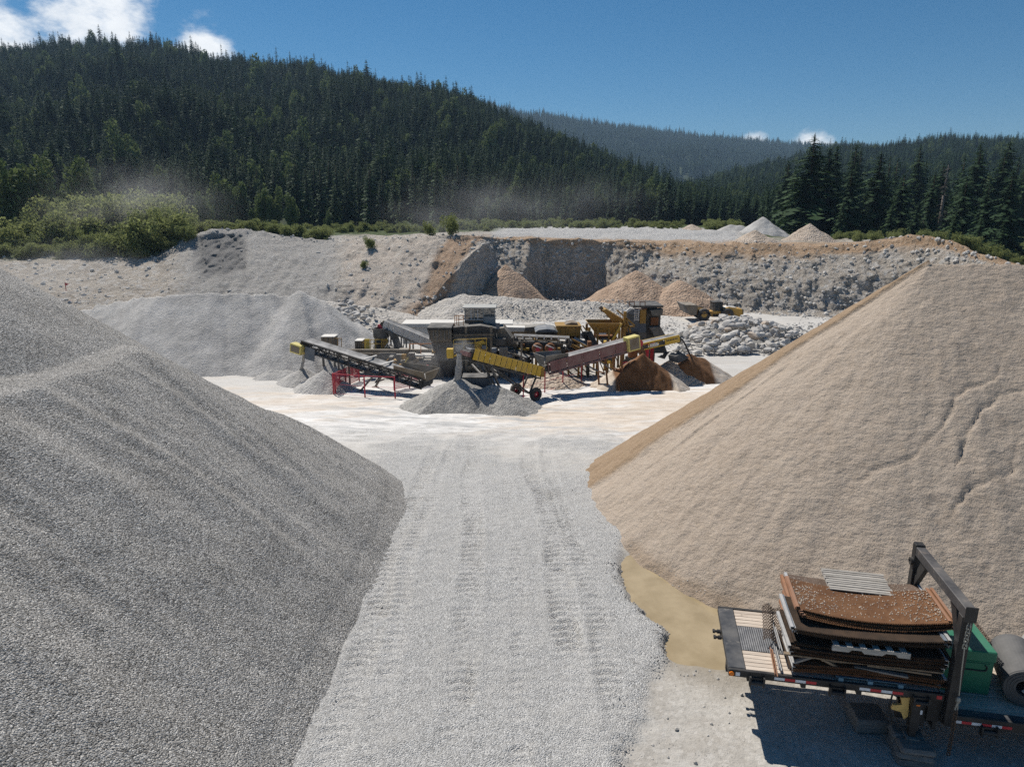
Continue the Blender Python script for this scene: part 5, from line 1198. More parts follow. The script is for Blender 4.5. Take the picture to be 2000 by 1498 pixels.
part(r, "skid", M_DARKST, (1036, 1090, 694, 700, 54.1, 1.2)); legs(r, M_DARKST, (1040, 1086), 698, 54.1, 1.2)

r = mach('power_unit', 'dark low machine body behind the maroon conveyor', 'machine', 1060, 700, 56.6)
part(r, 'body', M_DARKST, (1006, 1100, 672, 700, 56.8, 1.6)); part(r, 'body', M_GREYST, (1100, 1160, 682, 706, 57.2, 1.2)); part(r, 'hood', M_BLACKR, (1012, 1040, 664, 672, 56.9, 1.2)); part(r, 'side_panel', M_RUST, (1104, 1128, 684, 700, 57.1, .08)); part(r, 'side_panel', M_GREYST, (1008, 1030, 676, 696, 56.7, .08))
legs(r, M_DARKST, (1010, 1096, 1150), 700, 56.9, 1.2)
for q_ in range(40):
    u = random.uniform(1004, 1230); v = random.uniform(664, 706); Yq = random.uniform(55.4, 56.7); mt = random.choice((M_GREYST, M_OCHRE, M_OCHRE, M_DARKST, M_DARKST, M_RUST, M_YEL))
    w_, h_ = random.uniform(4, 15), random.uniform(3, 11)
    if q_ % 3: part(r, "equipment_box", mt, (u, u + w_, v, v + h_, Yq, random.uniform(.2, .9)))
    else: bars(r, "pipe", mt, [((u, v, Yq), (u + random.uniform(-30, 40), v + random.uniform(-14, 14), Yq + .3))], random.uniform(.05, .11))

# yellow bins
r = mach("surge_bin", "boxy ochre steel bin on a braced frame beside the generator", "bin", 1115, 700, 58)
part(r, "bin_body", M_OCHRE, (1088, 1134, 640, 657, 58, 2.0)); part(r, "bin_rim", M_OCHRE, (1086, 1136, 636.5, 640, 57.9, 2.2)); part(r, "hopper", M_RUST, ([(1108, 657), (1132, 657), (1126, 668), (1114, 668)], 58.3, 1.4))
for u in (1096, 1106, 1124): part(r, "stiffener", M_OCHRE, (u, u + 2, 641, 657, 57.92, .08), bevel=0)
legs(r, M_OCHRE, (1092, 1112, 1132, 1150), 640, 58, 2.0, .15)
bars(r, "brace", M_OCHRE, [((1112, 674, 57.6), (1150, 668, 57.6)), ((1134, 640, 57.8), (1150, 680, 57.8)), ((1138, 636, 57.8), (1152, 655, 57.8)), ((1104, 668, 57.6), (1150, 672, 57.6))], .11)
part(r, "control_box", M_WHITE, (1134, 1142, 652, 662, 57.5, .3), (1136, 1146, 666, 674, 57.4, .3)); part(r, "rock_load", M_BROWNR, ([(1100, 640), (1106, 633), (1116, 630), (1126, 631), (1132, 637), (1134, 640)], 58.3, 1.4))
r = mach("feed_hopper", "wide tapered yellow feed hopper on ochre legs", "hopper", 1182, 700, 58.5)
p4 = lambda z0, z1, f: None
def hopper_shell(root, u0, u1, l0, l1, v0, v1, Y, d, mat):
    A = [pt(u0, v0, Y), pt(u1, v0, Y)]; B = [pt(l0, v1, Y), pt(l1, v1, Y)]; zt, zb = A[0].z, B[0].z
    top = [(A[0].x, Y), (A[1].x, Y), (A[1].x, Y + d), (A[0].x, Y + d)]; e = d * .25; bot = [(B[0].x, Y + e), (B[1].x, Y + e), (B[1].x, Y + d - e), (B[0].x, Y + d - e)]
    for i, nm in enumerate(("front_plate", "side_plate", "back_plate", "side_plate")):
        j = (i + 1) % 4; P_ = [(*top[i], zt), (*top[j], zt), (*bot[j], zb), (*bot[i], zb)]; cx = sum(p[0] for p in top) / 4; cy = Y + d / 2
        Q = [(x + (cx - x) * .04, y + (cy - y) * .04, z) for x, y, z in P_]; m = MB(); m.hexa(P_ + Q); m.build(nm, mat, root)
hopper_shell(r, 1149, 1215, 1166, 1208, 633, 656, 57.6, 2.6, M_OCHRE)
part(r, "top_rim", M_OCHRE, (1148, 1216, 631.5, 633.5, 57.55, .1), (1148, 1216, 631.5, 633.5, 60.2, .1)); part(r, "side_wing", M_YEL, ([(1212, 633), (1216, 633), (1200, 664), (1194, 664)], 57.4, .12)); part(r, "feeder_pan", M_RUST, (1166, 1204, 656, 664, 58.2, 1.4))
legs(r, M_OCHRE, (1152, 1168, 1190, 1210), 640, 57.7, 2.3, .16); bars(r, "brace", M_OCHRE, [((1168, 660, 57.6), (1190, 684, 57.6)), ((1190, 664, 57.6), (1168, 690, 57.6)), ((1200, 650, 57.5), (1214, 680, 57.5))], .1); part(r, "motor", M_GREYST, (1176, 1188, 662, 670, 57.4, .6)); part(r, "lamp_box", M_WHITE, (1170, 1184, 651, 654, 57.3, .2), bevel=0)
conveyor("belt_conveyor", "steep dark rubber conveyor between the two yellow bins", P(1166, 690, 56.8), P(1147, 650, 57.4), .6, .3, side=M_BLACKR, lattice=False, group=GRPC, roll=False, belt=M_BLACKR)

# jaw crusher tower
r = mach("jaw_crusher", "tall dark jaw crusher tower with ladder and railed top", "crusher", 1262, 690, 60)
part(r, "body", M_BLUE, ([(1224, 612), (1262, 612), (1262, 650), (1224, 650)], 60, 2.6)); part(r, "body", M_DARKST, (1262, 1290, 606, 652, 60.2, 2.6)); part(r, "top_platform", M_DARKST, (1236, 1296, 597, 601, 59.6, 3.4))
part(r, "hood", M_GREYST, ([(1270, 606), (1296, 604), (1294, 616), (1274, 617)], 59.5, 1.0)); part(r, "hatch", M_RUST, (1271, 1286, 620, 636, 60.0, .15)); part(r, "access_door", M_OCHRE, (1250, 1262, 605, 632, 59.85, .12))
part(r, "lower_hopper", M_DARKST, ([(1262, 652), (1290, 650), (1304, 690), (1262, 690)], 60.2, 2.4)); part(r, "skirt", M_GREYST, ([(1268, 640), (1290, 638), (1300, 655), (1280, 660)], 59.7, .4)); part(r, "crusher_frame", M_GREYST, (1216, 1262, 650, 690, 60.1, 2.4))
part(r, "dark_bay", M_BLACKR, (1222, 1246, 648, 672, 59.9, .2)); part(r, "head_plate", M_WHITE, ([(1218, 612), (1230, 602), (1236, 602), (1236, 614)], 59.8, .2))
bars(r, "ladder", M_WHITE, [((1240, 604, 59.6), (1239, 627, 59.6)), ((1248, 604, 59.6), (1247, 627, 59.6))] + [((1240, 607 + 3.6*i, 59.6), (1248, 607 + 3.6*i, 59.6)) for i in range(6)], .06)
bars(r, "railing", M_RUST, [((u, 589, 59.7), (u, 598, 59.7)) for u in (1229, 1239, 1250, 1260)] + [((1229, 590, 59.7), (1239, 590, 59.7)), ((1250, 590, 59.7), (1260, 590, 59.7)), ((1239, 603, 59.6), (1264, 603, 59.6))], .06)
part(r, "side_hood", M_BLUE, ([(1222, 612), (1234, 604), (1238, 604), (1238, 616)], 59.6, .4))
r2 = mach("rock_feeder", "inclined ochre feeder loaded with brown rock before the dark crusher tower", "feeder", 1205, 690, 59)
part(r2, "feeder_trough", M_OCHRE, ([(1176, 606), (1184, 604), (1226, 630), (1226, 650), (1196, 628)], 58.9, 1.6)); part(r2, "support_post", M_OCHRE, (1218, 1223, 609, 662, 58.6, .3)); bars(r2, "brace", M_OCHRE, [((1205, 606, 58.6), (1240, 636, 58.6)), ((1223, 622, 58.6), (1232, 650, 58.6)), ((1216, 640, 58.6), (1240, 637, 58.6)), ((1196, 628, 58.6), (1200, 646, 58.6))], .13)
legs(r2, M_OCHRE, (1200, 1220), 640, 58.9, 1.4, .18)
V = []; 
for i in range(26):
    u = 1174 + 46 * random.random(); v = 604 + (u - 1174) * .52 - 3 + 5 * random.random(); q = pt(u, v, 59.1 + 1.1 * random.random()); V.append((q, .10 + .17 * random.random()))
o = stone_field("feed_rock", [tuple(q) for q, _ in V], [s for _, s in V], "brown broken rock lying on the inclined feeder", M_BROWNR, seed=8)

# torn black sheet on the second brown pile, cables
def crumple(name, label, pts, mat, seed):
    cx = sum(p[0] for p in pts) / len(pts); cy = sum(p[1] for p in pts) / len(pts); cz = sum(p[2] for p in pts) / len(pts); m = MB(); n_ = len(pts)
    rg = np.random.default_rng(seed); vs = [(cx, cy, cz + .2)] + [tuple(np.array(p) + rg.normal(0, .08, 3)) for p in pts] + [tuple((np.array(p) + [cx, cy, cz]) / 2 + rg.normal(0, .12, 3) + [0, 0, .14]) for p in pts]
    fs = [(0, n_ + 1 + i, n_ + 1 + (i + 1) % n_) for i in range(n_)] + [(n_ + 1 + i, 1 + i, 1 + (i + 1) % n_, n_ + 1 + (i + 1) % n_) for i in range(n_)]
    m.add(vs, fs); o = m.build(name, mat); tag(o, label, "sheet")
crumple("rubber_sheet", "crumpled black rubber sheet lying on the second brown sand cone", [P(1300, 694, 53.6), P(1312, 688, 54.2), P(1330, 690, 54.4), P(1340, 698, 53.9), P(1326, 707, 53.2), P(1308, 704, 53.2)], M_BLACKR, 3)
crumple("rubber_sheet", "small torn black rubber strip left of the crumpled sheet", [P(1284, 700, 54.2), P(1292, 695, 54.5), P(1302, 686, 54.8), P(1306, 690, 54.4), P(1298, 699, 54)], M_BLACKR, 4)

# wheel loader
M_LOADER = paint('loader_yellow', (.60, .34, .045), .5, 0, .3, DUSTC)
def loader():
    p = ground_hit(1388, 624); Y = p.y; root = thing("wheel_loader", "yellow wheel loader with raised bucket facing left by the cliff", "wheel loader", (p.x, Y, p.z)); k = 1.0
    x = lambda u: (u - 1388) / 14.6 * (Y / 95); z = lambda v: (624 - v) / 14.6 * (Y / 95); 
    def pr(name, mat, uv, y0, y1, bevel=.03): m = MB(); m.prism([(x(u), z(v)) for u, v in uv], y0, y1); return m.build(name, mat, root, local=True, bevel=bevel)
    for u, yy in ((1368, -1.25), (1368, 1.25), (1415, -1.25), (1415, 1.25)):
        m = MB(); m.lathe((x(u), yy - .35, .86), (0, 1, 0), [(.42, 0), (.76, 0), (.86, .1), (.86, .6), (.76, .7), (.42, .7)], 22); t = m.build("tyre", M_TYRE, root, local=True); m = MB(); m.lathe((x(u), yy - .3, .86), (0, 1, 0), [(.02, .08), (.2, .06), (.42, .02), (.42, .56), (.02, .5)], 16); m.build("rim", M_LOADER, t, local=True)
    pr("rear_body", M_LOADER, [(1408, 600), (1418, 597), (1446, 601), (1448, 617), (1440, 619), (1408, 617)], -1.1, 1.1); pr("engine_grille", M_BLACKR, [(1447, 602), (1449, 602), (1449.5, 616), (1448, 616)], -1.0, 1.0, 0)
    pr("rear_fender", M_DARKST, [(1404, 612), (1408, 607), (1420, 606), (1428, 611), (1430, 618), (1426, 618), (1419, 610), (1409, 611), (1406, 618), (1403, 618)], -1.62, -.8)
    pr("front_frame", M_LOADER, [(1372, 607), (1388, 606), (1390, 617), (1366, 616)], -.6, .6); pr("articulation", M_DARKST, [(1386, 608), (1410, 608), (1408, 618), (1388, 618)], -.5, .5)
    c = pr("cab_base", M_LOADER, [(1388, 605), (1408, 605), (1408, 611), (1388, 611)], -.85, .85); pr("cab_glass", M_GLASS, [(1390, 588.5), (1406, 588.5), (1407, 605), (1388.5, 605)], -.78, .78, 0); pr("cab_roof", M_DARKST, [(1387, 586.5), (1407.5, 586.5), (1407.5, 588.8), (1387, 588.8)], -.9, .9)
    for u in (1388.3, 1398, 1405.8): pr("cab_pillar", M_DARKST, [(u, 588), (u + 1.4, 588), (u + 1.4, 606), (u, 606)], -.83, .83, 0)
    pr("exhaust", M_BLACKR, [(1418.5, 589), (1420.5, 589), (1420.5, 598), (1418.5, 598)], -.1, .1, 0); pr("hood", M_WHITE, [(1410, 598.6), (1420, 596.2), (1436, 598.2), (1436, 599.2), (1410, 600)], -.7, .7, 0); pr("front_fender", M_DARKST, [(1357, 612), (1362, 608), (1376, 607), (1383, 612), (1381, 613), (1374, 609), (1364, 610)], -1.6, -.8, 0)
    for sg in (-.75, .6): pr("lift_arm", M_LOADER, [(1378, 608), (1382, 604), (1364, 600), (1352, 600), (1344, 606), (1350, 608), (1362, 606)], sg, sg + .18)
    bk = [(1323, 591), (1331, 607), (1341, 613), (1352, 611), (1356, 594), (1351, 591), (1349, 607), (1342, 610), (1334, 604), (1325, 590)]
    pr("bucket", M_TANST, [(1323, 591), (1331, 606), (1341, 613), (1352, 611), (1354, 593), (1350, 591.5)], -1.7, 1.7); pr("bucket_edge", M_GREYST, [(1322.5, 590), (1326, 590), (1334, 606), (1331, 608)], -1.75, 1.75, 0); pr("tilt_cylinder", M_GREYST, [(1354, 596), (1372, 604), (1371, 606), (1353, 598)], -.08, .08, 0)
    pr("mirror", M_BLACKR, [(1385, 592), (1386.5, 592), (1386.5, 597), (1385, 597)], -1.1, -1.0, 0); pr("bucket_tooth", M_GREYST, [(1322, 590), (1320.5, 588.5), (1324, 590)], -1.6, -1.5, 0)
loader()
# little red flag on the rubble slope
for (u, v, lab) in ((128, 560, "small red marker flag on the rubble at the left"), (146, 590, "fallen red and white marker by the gravel pile at the left")):
    q = pt(u, v, 96); r = thing("marker_flag", lab, "flag", tuple(q)); m = MB()
    if u == 128: m.tube(q - Vector((0, 0, .6)), q + Vector((0, 0, .6)), .05, 5); m.build("flag_pole", M_RED, r); m = MB(); m.prism([(q.x, q.z + .55), (q.x + .55, q.z + .35), (q.x, q.z + .1)], q.y - .02, q.y + .02); m.build("flag_cloth", M_RED, r)
    else: m.bar(q - Vector((.6, 0, -.1)), q + Vector((.5, 0, -.15)), .22); m.build("marker_board", M_RED, r)
# ---------------------------------------------------------------- flatbed trailer in the foreground (local axes: x along the deck, y away, z up)
TR0 = (4.66, 12.72, 0.0); TRZ = R(-11.0)
M_DECK = paint("deck_black_paint", (.030, .036, .048), .5, .2, .3, (.36, .34, .31), wear=(.16, .15, .14))
M_RAILP = paint("rail_black_paint", (.022, .022, .024), .5, .2, .25, (.3, .28, .25))
def wood(name, c0, c1, dust=0):
    k = NM(name); g = k.noise(1.0, 6, .7, k.mapv((1.2, 26, 26), (0, 0, -TRZ))); oi = k.N("ShaderNodeObjectInfo")
    col = k.mix(k.rng(g, .3, .7), c0, c1); col = k.mix(k.math('MULTIPLY', oi.outputs['Random'], .45), col, tuple(x * .65 for x in c0)); col = k.mix(k.rng(k.noise(4, 5, .7), .58, .7, 0, .6), col, tuple(x * .45 for x in c0))
    return k.done(col, .85, k.bump(g, .004, .8))
M_PLANK = wood("pale_deck_plank", (.46, .38, .31), (.66, .585, .50)); M_PALLET = wood("weathered_pallet_wood", (.30, .28, .25), (.50, .475, .44)); M_OLDWOOD = wood("old_brown_wood", (.17, .125, .085), (.32, .25, .18))
M_BLOCKW = wood("grey_timber", (.17, .155, .14), (.30, .28, .26)); M_PALBLUE = wood("blue_painted_wood", (.10, .20, .28), (.18, .30, .38))
def plate():
    k = NM("ribbed_plate"); w = k.N("ShaderNodeTexWave"); w.inputs['Scale'].default_value = 6.5; w.wave_type = 'BANDS'; w.bands_direction = 'X'; k.L(k.mapv((1, 1, 1), (0, 0, -TRZ)), w.inputs[0])
    col = k.mix(k.rng(k.noise(3, 6, .7), .3, .7), (.10, .105, .115), (.21, .21, .215)); return k.done(col, .5, k.bump(w.outputs['Fac'], .02, .7), .3)
M_PLATE = plate()
def screen_mat(name, c0, c1, c2):
    k = NM(name); v = k.mapv((1, 1, 1), (0, 0, -TRZ)); sp = k.N("ShaderNodeSeparateXYZ"); k.L(v, sp.inputs[0])
    sx = k.math('SINE', k.math('MULTIPLY', sp.outputs[0], 190)); sy = k.math('SINE', k.math('MULTIPLY', sp.outputs[1], 190)); h = k.math('MULTIPLY', sx, sy)
    n = k.noise(2.3, 8, .72); col = k.mix(k.rng(n, .3, .72), c0, c1); col = k.mix(k.rng(k.noise(9, 6, .7), .5, .7, 0, .6), col, c2)
    col = k.mix(k.rng(h, .1, -.8, 0, .75), col, tuple(x * .35 for x in c0))
    return k.done(col, .9, k.bump(h, .01, .8))
M_SCR = screen_mat("rusty_wire_screen", (.17, .08, .038), (.29, .15, .075), (.12, .055, .026)); M_SCRD = screen_mat("dark_wire_screen", (.05, .036, .027), (.11, .07, .045), (.03, .024, .02)); M_SCRB = screen_mat("brown_wire_screen", (.15, .07, .034), (.27, .135, .07), (.09, .05, .028))
M_SCRG = screen_mat("dull_wire_screen", (.15, .105, .08), (.26, .19, .15), (.11, .075, .055))
M_HOOKR = paint("rusty_hook_strip", (.30, .15, .085), .8, .1, .15, wear=(.22, .09, .04)); M_HOOKW = paint("galvanised_strip", (.50, .50, .50), .5, .4, .2); M_HOOKB = paint("bluish_strip", (.16, .20, .25), .6, .3, .2)
M_GREEN = paint("green_enamel", (.012, .155, .085), .38, 0, .10, (.5, .5, .48), var=.15, wear=None)
M_RTAPE = paint("red_tape", (.50, .03, .04), .35, 0, .1); M_WTAPE = paint("white_tape", (.72, .74, .78), .35, 0, .1)
M_AMBER = NM("amber_lens").done((.75, .20, .02), .25); M_CHAIN = paint("rusty_chain_steel", (.12, .075, .05), .7, .4, .2); M_CABLE = paint("steel_cable", (.30, .31, .29), .5, .6, .1); M_YPLAS = paint("yellow_plastic", (.75, .50, .16), .5, 0, .25)
M_RUBROLL = paint("belt_rubber", (.075, .077, .08), .65, 0, .35, (.26, .25, .24), bump=.006); M_RUBROLL2 = paint("grey_roll", (.33, .335, .34), .6, 0, .4); M_OVAL = paint("white_lens", (.75, .75, .72), .3, 0, .1)
TR = thing("flatbed_trailer", "black step-deck flatbed trailer with wooden deck boards by the sand pile", "trailer", TR0, TRZ)
def LB(parent, name, mat, *boxes, bevel=.006, local=True):
    m = MB()
    for b in boxes: m.box(*b)
    return m.build(name, mat, parent, local=True, bevel=bevel)
fr = LB(TR, "frame", M_RAILP, (0.02, 4.2, .55, .70, 1.05, 1.40), (0.02, 4.2, 1.80, 1.95, 1.05, 1.40), (.4, .5, .1, 2.4, 1.2, 1.38), (1.5, 1.6, .1, 2.4, 1.2, 1.38), (2.6, 2.7, .1, 2.4, 1.2, 1.38), (3.6, 3.7, .1, 2.4, 1.2, 1.38))
LB(TR, "end_beam", M_DECK, (0, .36, 0.085, 2.415, 1.34, 1.515), bevel=.015)
for y in (0, 2.42): LB(TR, "side_rail", M_RAILP, (.0, 4.22, y, y + .08, 1.35, 1.512), bevel=.01)
for g, (y0, n) in (("n", (.085, 5)), ("f", (1.72, 5))):
    for i in range(n): w = .136; LB(TR, "deck_plank", M_PLANK, (.365, 4.15, y0 + i*w + .006, y0 + (i+1)*w - .006, 1.46, 1.50 + .006 * random.random()), bevel=.005)
LB(TR, "ribbed_plate", M_PLATE, (.365, 4.15, .775, 1.71, 1.46, 1.507))
LB(TR, "gooseneck_wall", M_RAILP, (4.12, 4.2, .1, 2.4, .6, 1.45), (3.5, 4.12, .3, .42, .62, 1.05), (3.5, 4.12, 2.0, 2.12, .62, 1.05))
LB(TR, "lower_frame", M_RAILP, (4.2, 12.6, .5, .68, .50, .98), (4.2, 12.6, 1.82, 2.0, .50, .98))
for y in (0, 2.42): LB(TR, "side_rail", M_RAILP, (4.22, 12.6, y, y + .08, .84, 1.06), bevel=.01)
for i in range(17): w = .1376; LB(TR, "deck_plank", M_PLANK, (4.21, 12.6, .085 + i*w + .005, .085 + (i+1)*w - .005, 1.00, 1.045 + .006 * random.random()), bevel=.005)
LB(TR, "deck_edge_plate", M_DECK, (4.205, 7.5, .082, .24, 1.046, 1.058))
for x0, z0, n in ((.93, 1.395, 4), (2.61, 1.395, 4), (4.42, .895, 6), (6.6, .895, 6)):
    for i in range(n):
        w = .21 if n == 4 else .185; LB(TR, "reflective_tape", (M_WTAPE, M_RTAPE)[i % 2], (x0 + i*w, x0 + (i+1)*w - .003, -.006, -.002, z0, z0 + .062), bevel=0)
LB(TR, "marker_tape", M_RTAPE, (4.07, 4.17, -.006, -.002, 1.40, 1.48), bevel=0); LB(TR, "marker_tape", M_WTAPE, (.14, .23, -.006, -.002, 1.38, 1.47), bevel=0)
for x in (.42, 2.02, 3.62, 4.95, 8):
    z = 1.36 if x < 4.2 else .86; m = MB(); m.box(x, x + .035, -.10, .0, z - .14, z + .08); m.box(x + .28, x + .315, -.10, .0, z - .14, z + .08); m.tube((x, -.06, z - .06), (x + .31, -.06, z - .06), .045, 10); m.box(x + .02, x + .30, -.03, .0, z - .12, z + .04); m.build("strap_winch", M_RAILP, TR, local=True)
for x, z, y in ((.055, 1.43, -.012), (3.74, 1.26, -.03)):
    m = MB(); m.tube((x, y + .02, z), (x, y - .02, z), .052, 14); m.build("marker_light", M_AMBER, TR, local=True)
LB(TR, "light_bracket", M_RAILP, (3.62, 3.86, -.01, .12, 1.16, 1.36))
for z, h in ((1.275, .025), (1.185, .042)):
    m = MB(); m.lathe((4.1, -.012 + .115, z), (0, -1, 0), [(.0, .012), (.10, .01), (.105, 0)], 20); o = m.build("marker_lens", M_OVAL, TR, local=True); o.scale = (1, 1, 1); me = o.data
    for v in me.vertices: v.co.z = z + (v.co.z - z) * h / .105
LB(TR, "gooseneck_side", M_RAILP, (3.98, 4.24, .085, .12, .80, 1.36), (3.70, 3.98, .14, .18, .62, 1.34))
lg = LB(TR, "landing_leg", M_RAILP, (3.64, 3.82, -.04, .14, .62, 1.34), (3.665, 3.795, -.015, .115, .40, .66)); LB(lg, "foot_plate", M_GREYST, (3.60, 3.86, -.1, .2, .415, .445)); LB(lg, "number_tag", M_WTAPE, (3.80, 3.84, -.046, -.041, 1.02, 1.12), bevel=0)
LB(TR, "landing_leg", M_RAILP, (3.64, 3.82, 2.3, 2.48, .3, 1.34))
m = MB(); m.bar((3.72, .1, 1.0), (3.72, 2.4, 1.0), .09); m.build("leg_cross_shaft", M_RAILP, TR, local=True)
for y in (1.31, 1.55):
    m = MB(); m.tube((-.02, y, 1.40), (-.10, y, 1.40), .05, 10); m.tube((-.10, y, 1.40), (-.17, y, 1.40), .032, 8); m.box(-.2, -.15, y - .05, y + .05, 1.375, 1.425); m.build("air_coupling", M_RAILP, TR, local=True)
for x in (10.2, 11.5):
    for y in (.25, 2.25):
        m = MB(); m.lathe((x, y - .22, .5), (0, 1, 0), [(.1, 0), (.44, 0), (.5, .05), (.5, .4), (.44, .45), (.1, .45)], 22); m.build("tyre", M_TYRE, TR, local=True)
m = MB(); m.path([Vector((3.36, .25, 1.30)), Vector((3.30, .2, .95)), Vector((3.38, .15, .62)), Vector((3.6, .12, .5)), Vector((3.66, .12, .52))], .02, 6); m.build("air_hose", M_BLACKR, TR, local=True)
hd = thing("yellow_cover", "torn yellow plastic cover hanging under the trailer gooseneck", "cover", (0, 0, 0)); hd.location = Matrix.Translation(TR0) @ Matrix.Rotation(TRZ, 4, 'Z') @ Vector((3.45, .12, .9)); hd.rotation_euler = (0, 0, TRZ)
m = MB(); m.prism([(.0, .36), (.26, .40), (.24, .30), (.17, .24), (.20, -.06), (.12, -.14), (.05, .02), (-.14, .06), (-.12, .16), (.05, .20)], -.03, .03); m.build("yellow_sheet", M_YPLAS, hd, local=True)
def W(x, y, z): return Matrix.Translation(TR0) @ Matrix.Rotation(TRZ, 4, 'Z') @ Vector((x, y, z))
def lthing(name, label, cat, x, y, z, rz=0, group=None): return thing(name, label, cat, W(x, y, z), TRZ + rz, group)
# timber blocks under the leg, and the block beyond it
for i, (z, r_, lab) in enumerate(((0.0, .05, "lowest"), (.14, -.06, "middle"), (.28, .02, "top"))):
    b = lthing("timber_block", lab + " grey timber of the block stack under the landing leg", "timber block", 3.73, .0, z, r_, "timber blocks under the landing leg"); LB(b, "timber", M_BLOCKW, (-.36 + .02*i, .36, -.40, -.005, .0, .135), (-.34, .37 - .03*i, .005, .38, .0, .135), bevel=.05)
b = lthing("timber_block", "grey square block lying under the deck left of the landing leg", "timber block", 3.12, .75, 0, .1); LB(b, "timber", M_BLOCKW, (-.34, .34, -.3, .3, 0, .34), bevel=.03)
b = lthing("timber_offcut", "short pale board lying on the lit ground under the deck", "board", 2.75, 1.3, .01, 1.75); LB(b, "board", M_PALLET, (-.32, .32, -.07, .07, .01, .04))

# steel goal-post frame
g = lthing("lifting_frame", "black square-tube steel goalpost frame across the trailer deck step", "steel frame", 4.34, 0, 0)
LB(g, "post", M_RAILP, (-.10, .10, -.10, .10, .86, 3.36), bevel=.012); LB(g, "post", M_RAILP, (-.10, .10, 2.42, 2.62, .86, 3.62), bevel=.012); LB(g, "cross_beam", paint("scuffed_black_beam", (.05, .05, .055), .5, .3, .35, (.33, .31, .29), wear=(.16, .13, .11)), (-.10, .10, -.16, 2.418, 3.362, 3.58), bevel=.012); LB(g, "end_cap", M_RAILP, (-.11, .11, -.19, -.162, 3.30, 3.63))
for y0, y1, in ((.10, .62), (2.42, 1.90)):
    m = MB(); sgn = 1 if y1 > y0 else -1
    m.hexa([(-.05, y0, 2.55), (.05, y0, 2.55), (.05, y0, 2.85), (-.05, y0, 2.85), (-.05, y1, 3.355), (.05, y1, 3.355), (.05, y1 - sgn*.28, 3.355), (-.05, y1 - sgn*.28, 3.355)]); m.build("knee_brace", M_RAILP, g, local=True)
m = MB(); m.lathe((-.13, 2.5, 3.18), (1, 0, 0), [(.04, -.03), (.09, -.03), (.09, .03), (.04, .03), (.04, -.03)], 14); m.build("lifting_eye", M_RAILP, g, local=True)

# stacked wire screens
def panel_mesh(Lx, Ly, sag, tilt, mat, th=.016):
    m = MB(); nx = 18; vs = []
    f = lambda x: sag * ((x / (Lx / 2)) ** 2) + tilt * x
    for k_ in (0, 1):
        for j in (0, 1):
            for i in range(nx + 1):
                x = -Lx/2 + Lx * i / nx; vs.append((x, -Ly/2 + Ly * j, f(x) + th * k_))
    n = nx + 1; I = lambda k_, j, i: k_*2*n + j*n + i; fs = []
    for i in range(nx): fs += [(I(1,0,i), I(1,0,i+1), I(1,1,i+1), I(1,1,i)), (I(0,0,i), I(0,1,i), I(0,1,i+1), I(0,0,i+1)), (I(0,0,i), I(0,0,i+1), I(1,0,i+1), I(1,0,i)), (I(0,1,i), I(1,1,i), I(1,1,i+1), I(0,1,i+1))]
    m.add(vs, fs); return m, f
WIRE = {}
def panel(label, x, y, z, Lx, Ly, sag, tilt, mat, hook, rz=0, group="wire screens stacked on the trailer", wires=True):
    t = lthing("screen_panel", label, "screen panel", x, y, z, rz, group); m, f = panel_mesh(Lx, Ly, sag, tilt, mat); m.build("wire_cloth", mat, t, local=True)
    for sg in (-1, 1):
        h = MB(); xe = sg * Lx/2; ze = f(xe); h.box(min(xe, xe + sg*.012), max(xe, xe + sg*.012), -Ly/2, Ly/2, ze - .02, ze + .05); h.box(min(xe - sg*.05, xe), max(xe - sg*.05, xe), -Ly/2, Ly/2, ze + .04, ze + .052); h.build("hook_strip", hook, t, local=True)
    if wires:                                     # cut wire ends along the near edge
        w = MB(); n_ = int(Lx / .033)
        for i in range(n_):
            xx = -Lx/2 + .02 + i * Lx / n_; w.box(xx, xx + .012, -Ly/2 - .018 - .012 * random.random(), -Ly/2, f(xx) + .002, f(xx) + .013)
        o = w.build("wire_ends", mat, t, local=True); o["kind"] = "stuff"
    return t
rp = random.Random(4); XC, YC = 2.72, .72
lay = [("flat", 1.60, 7, .022, M_SCRB, -.05, "brown"), ("dark", 1.985, 9, .028, M_SCRD, .05, "dark"), ("black", 2.42, 7, .021, M_SCRD, .09, "black"), ("top", 2.60, 5, .03, M_SCR, .17, "rusty")]
ORD = ["lowest", "second", "third", "fourth", "fifth", "sixth", "seventh", "eighth", "topmost"]
WHERE = {"flat": "flat brown wire screen, {} of the lowest group above the trailer rail", "dark": "dark wire screen, {} of the group between the brown boards and the grey pallet", "black": "blackish wire screen, {} of the group just above the grey pallet", "top": "curved rusty wire screen, {} of the orange group crowning the front stack"}
for key, z0, n, dz, mat, sag, _ in lay:
    for i in range(n):
        last = key == "top" and i == n - 1; zj = rp.uniform(-.006, .006)
        lab = WHERE[key].format("topmost" if i == n - 1 else ORD[i]) if not last else "orange rusty curved wire screen sprinkled with pale pebbles on top of the front stack"
        hk = M_HOOKR if key == "top" or (key == "flat" and i == 5) else (M_HOOKB if key == "black" and i % 2 else M_HOOKW if key == "black" else (M_HOOKW if i % 3 == 0 else M_SCRD))
        zz = z0 + i * dz + (.0 if sag > 0 else .07); w_ = 2.96 + rp.uniform(-.16, .10)
        panel(lab, XC + rp.uniform(-.06, .06) + (.12 if key == "top" else 0), YC + rp.uniform(-.03, .03) + (.26 + .03*i if key == "top" else .02 if key == "black" else -.03), zz, w_, 1.26 + rp.uniform(-.03, .03), sag, .02 if key in ("top", "black") else .008, mat if not (key == "dark" and i % 3 == 1) else M_SCRB, hk, rp.uniform(-.018, .018))
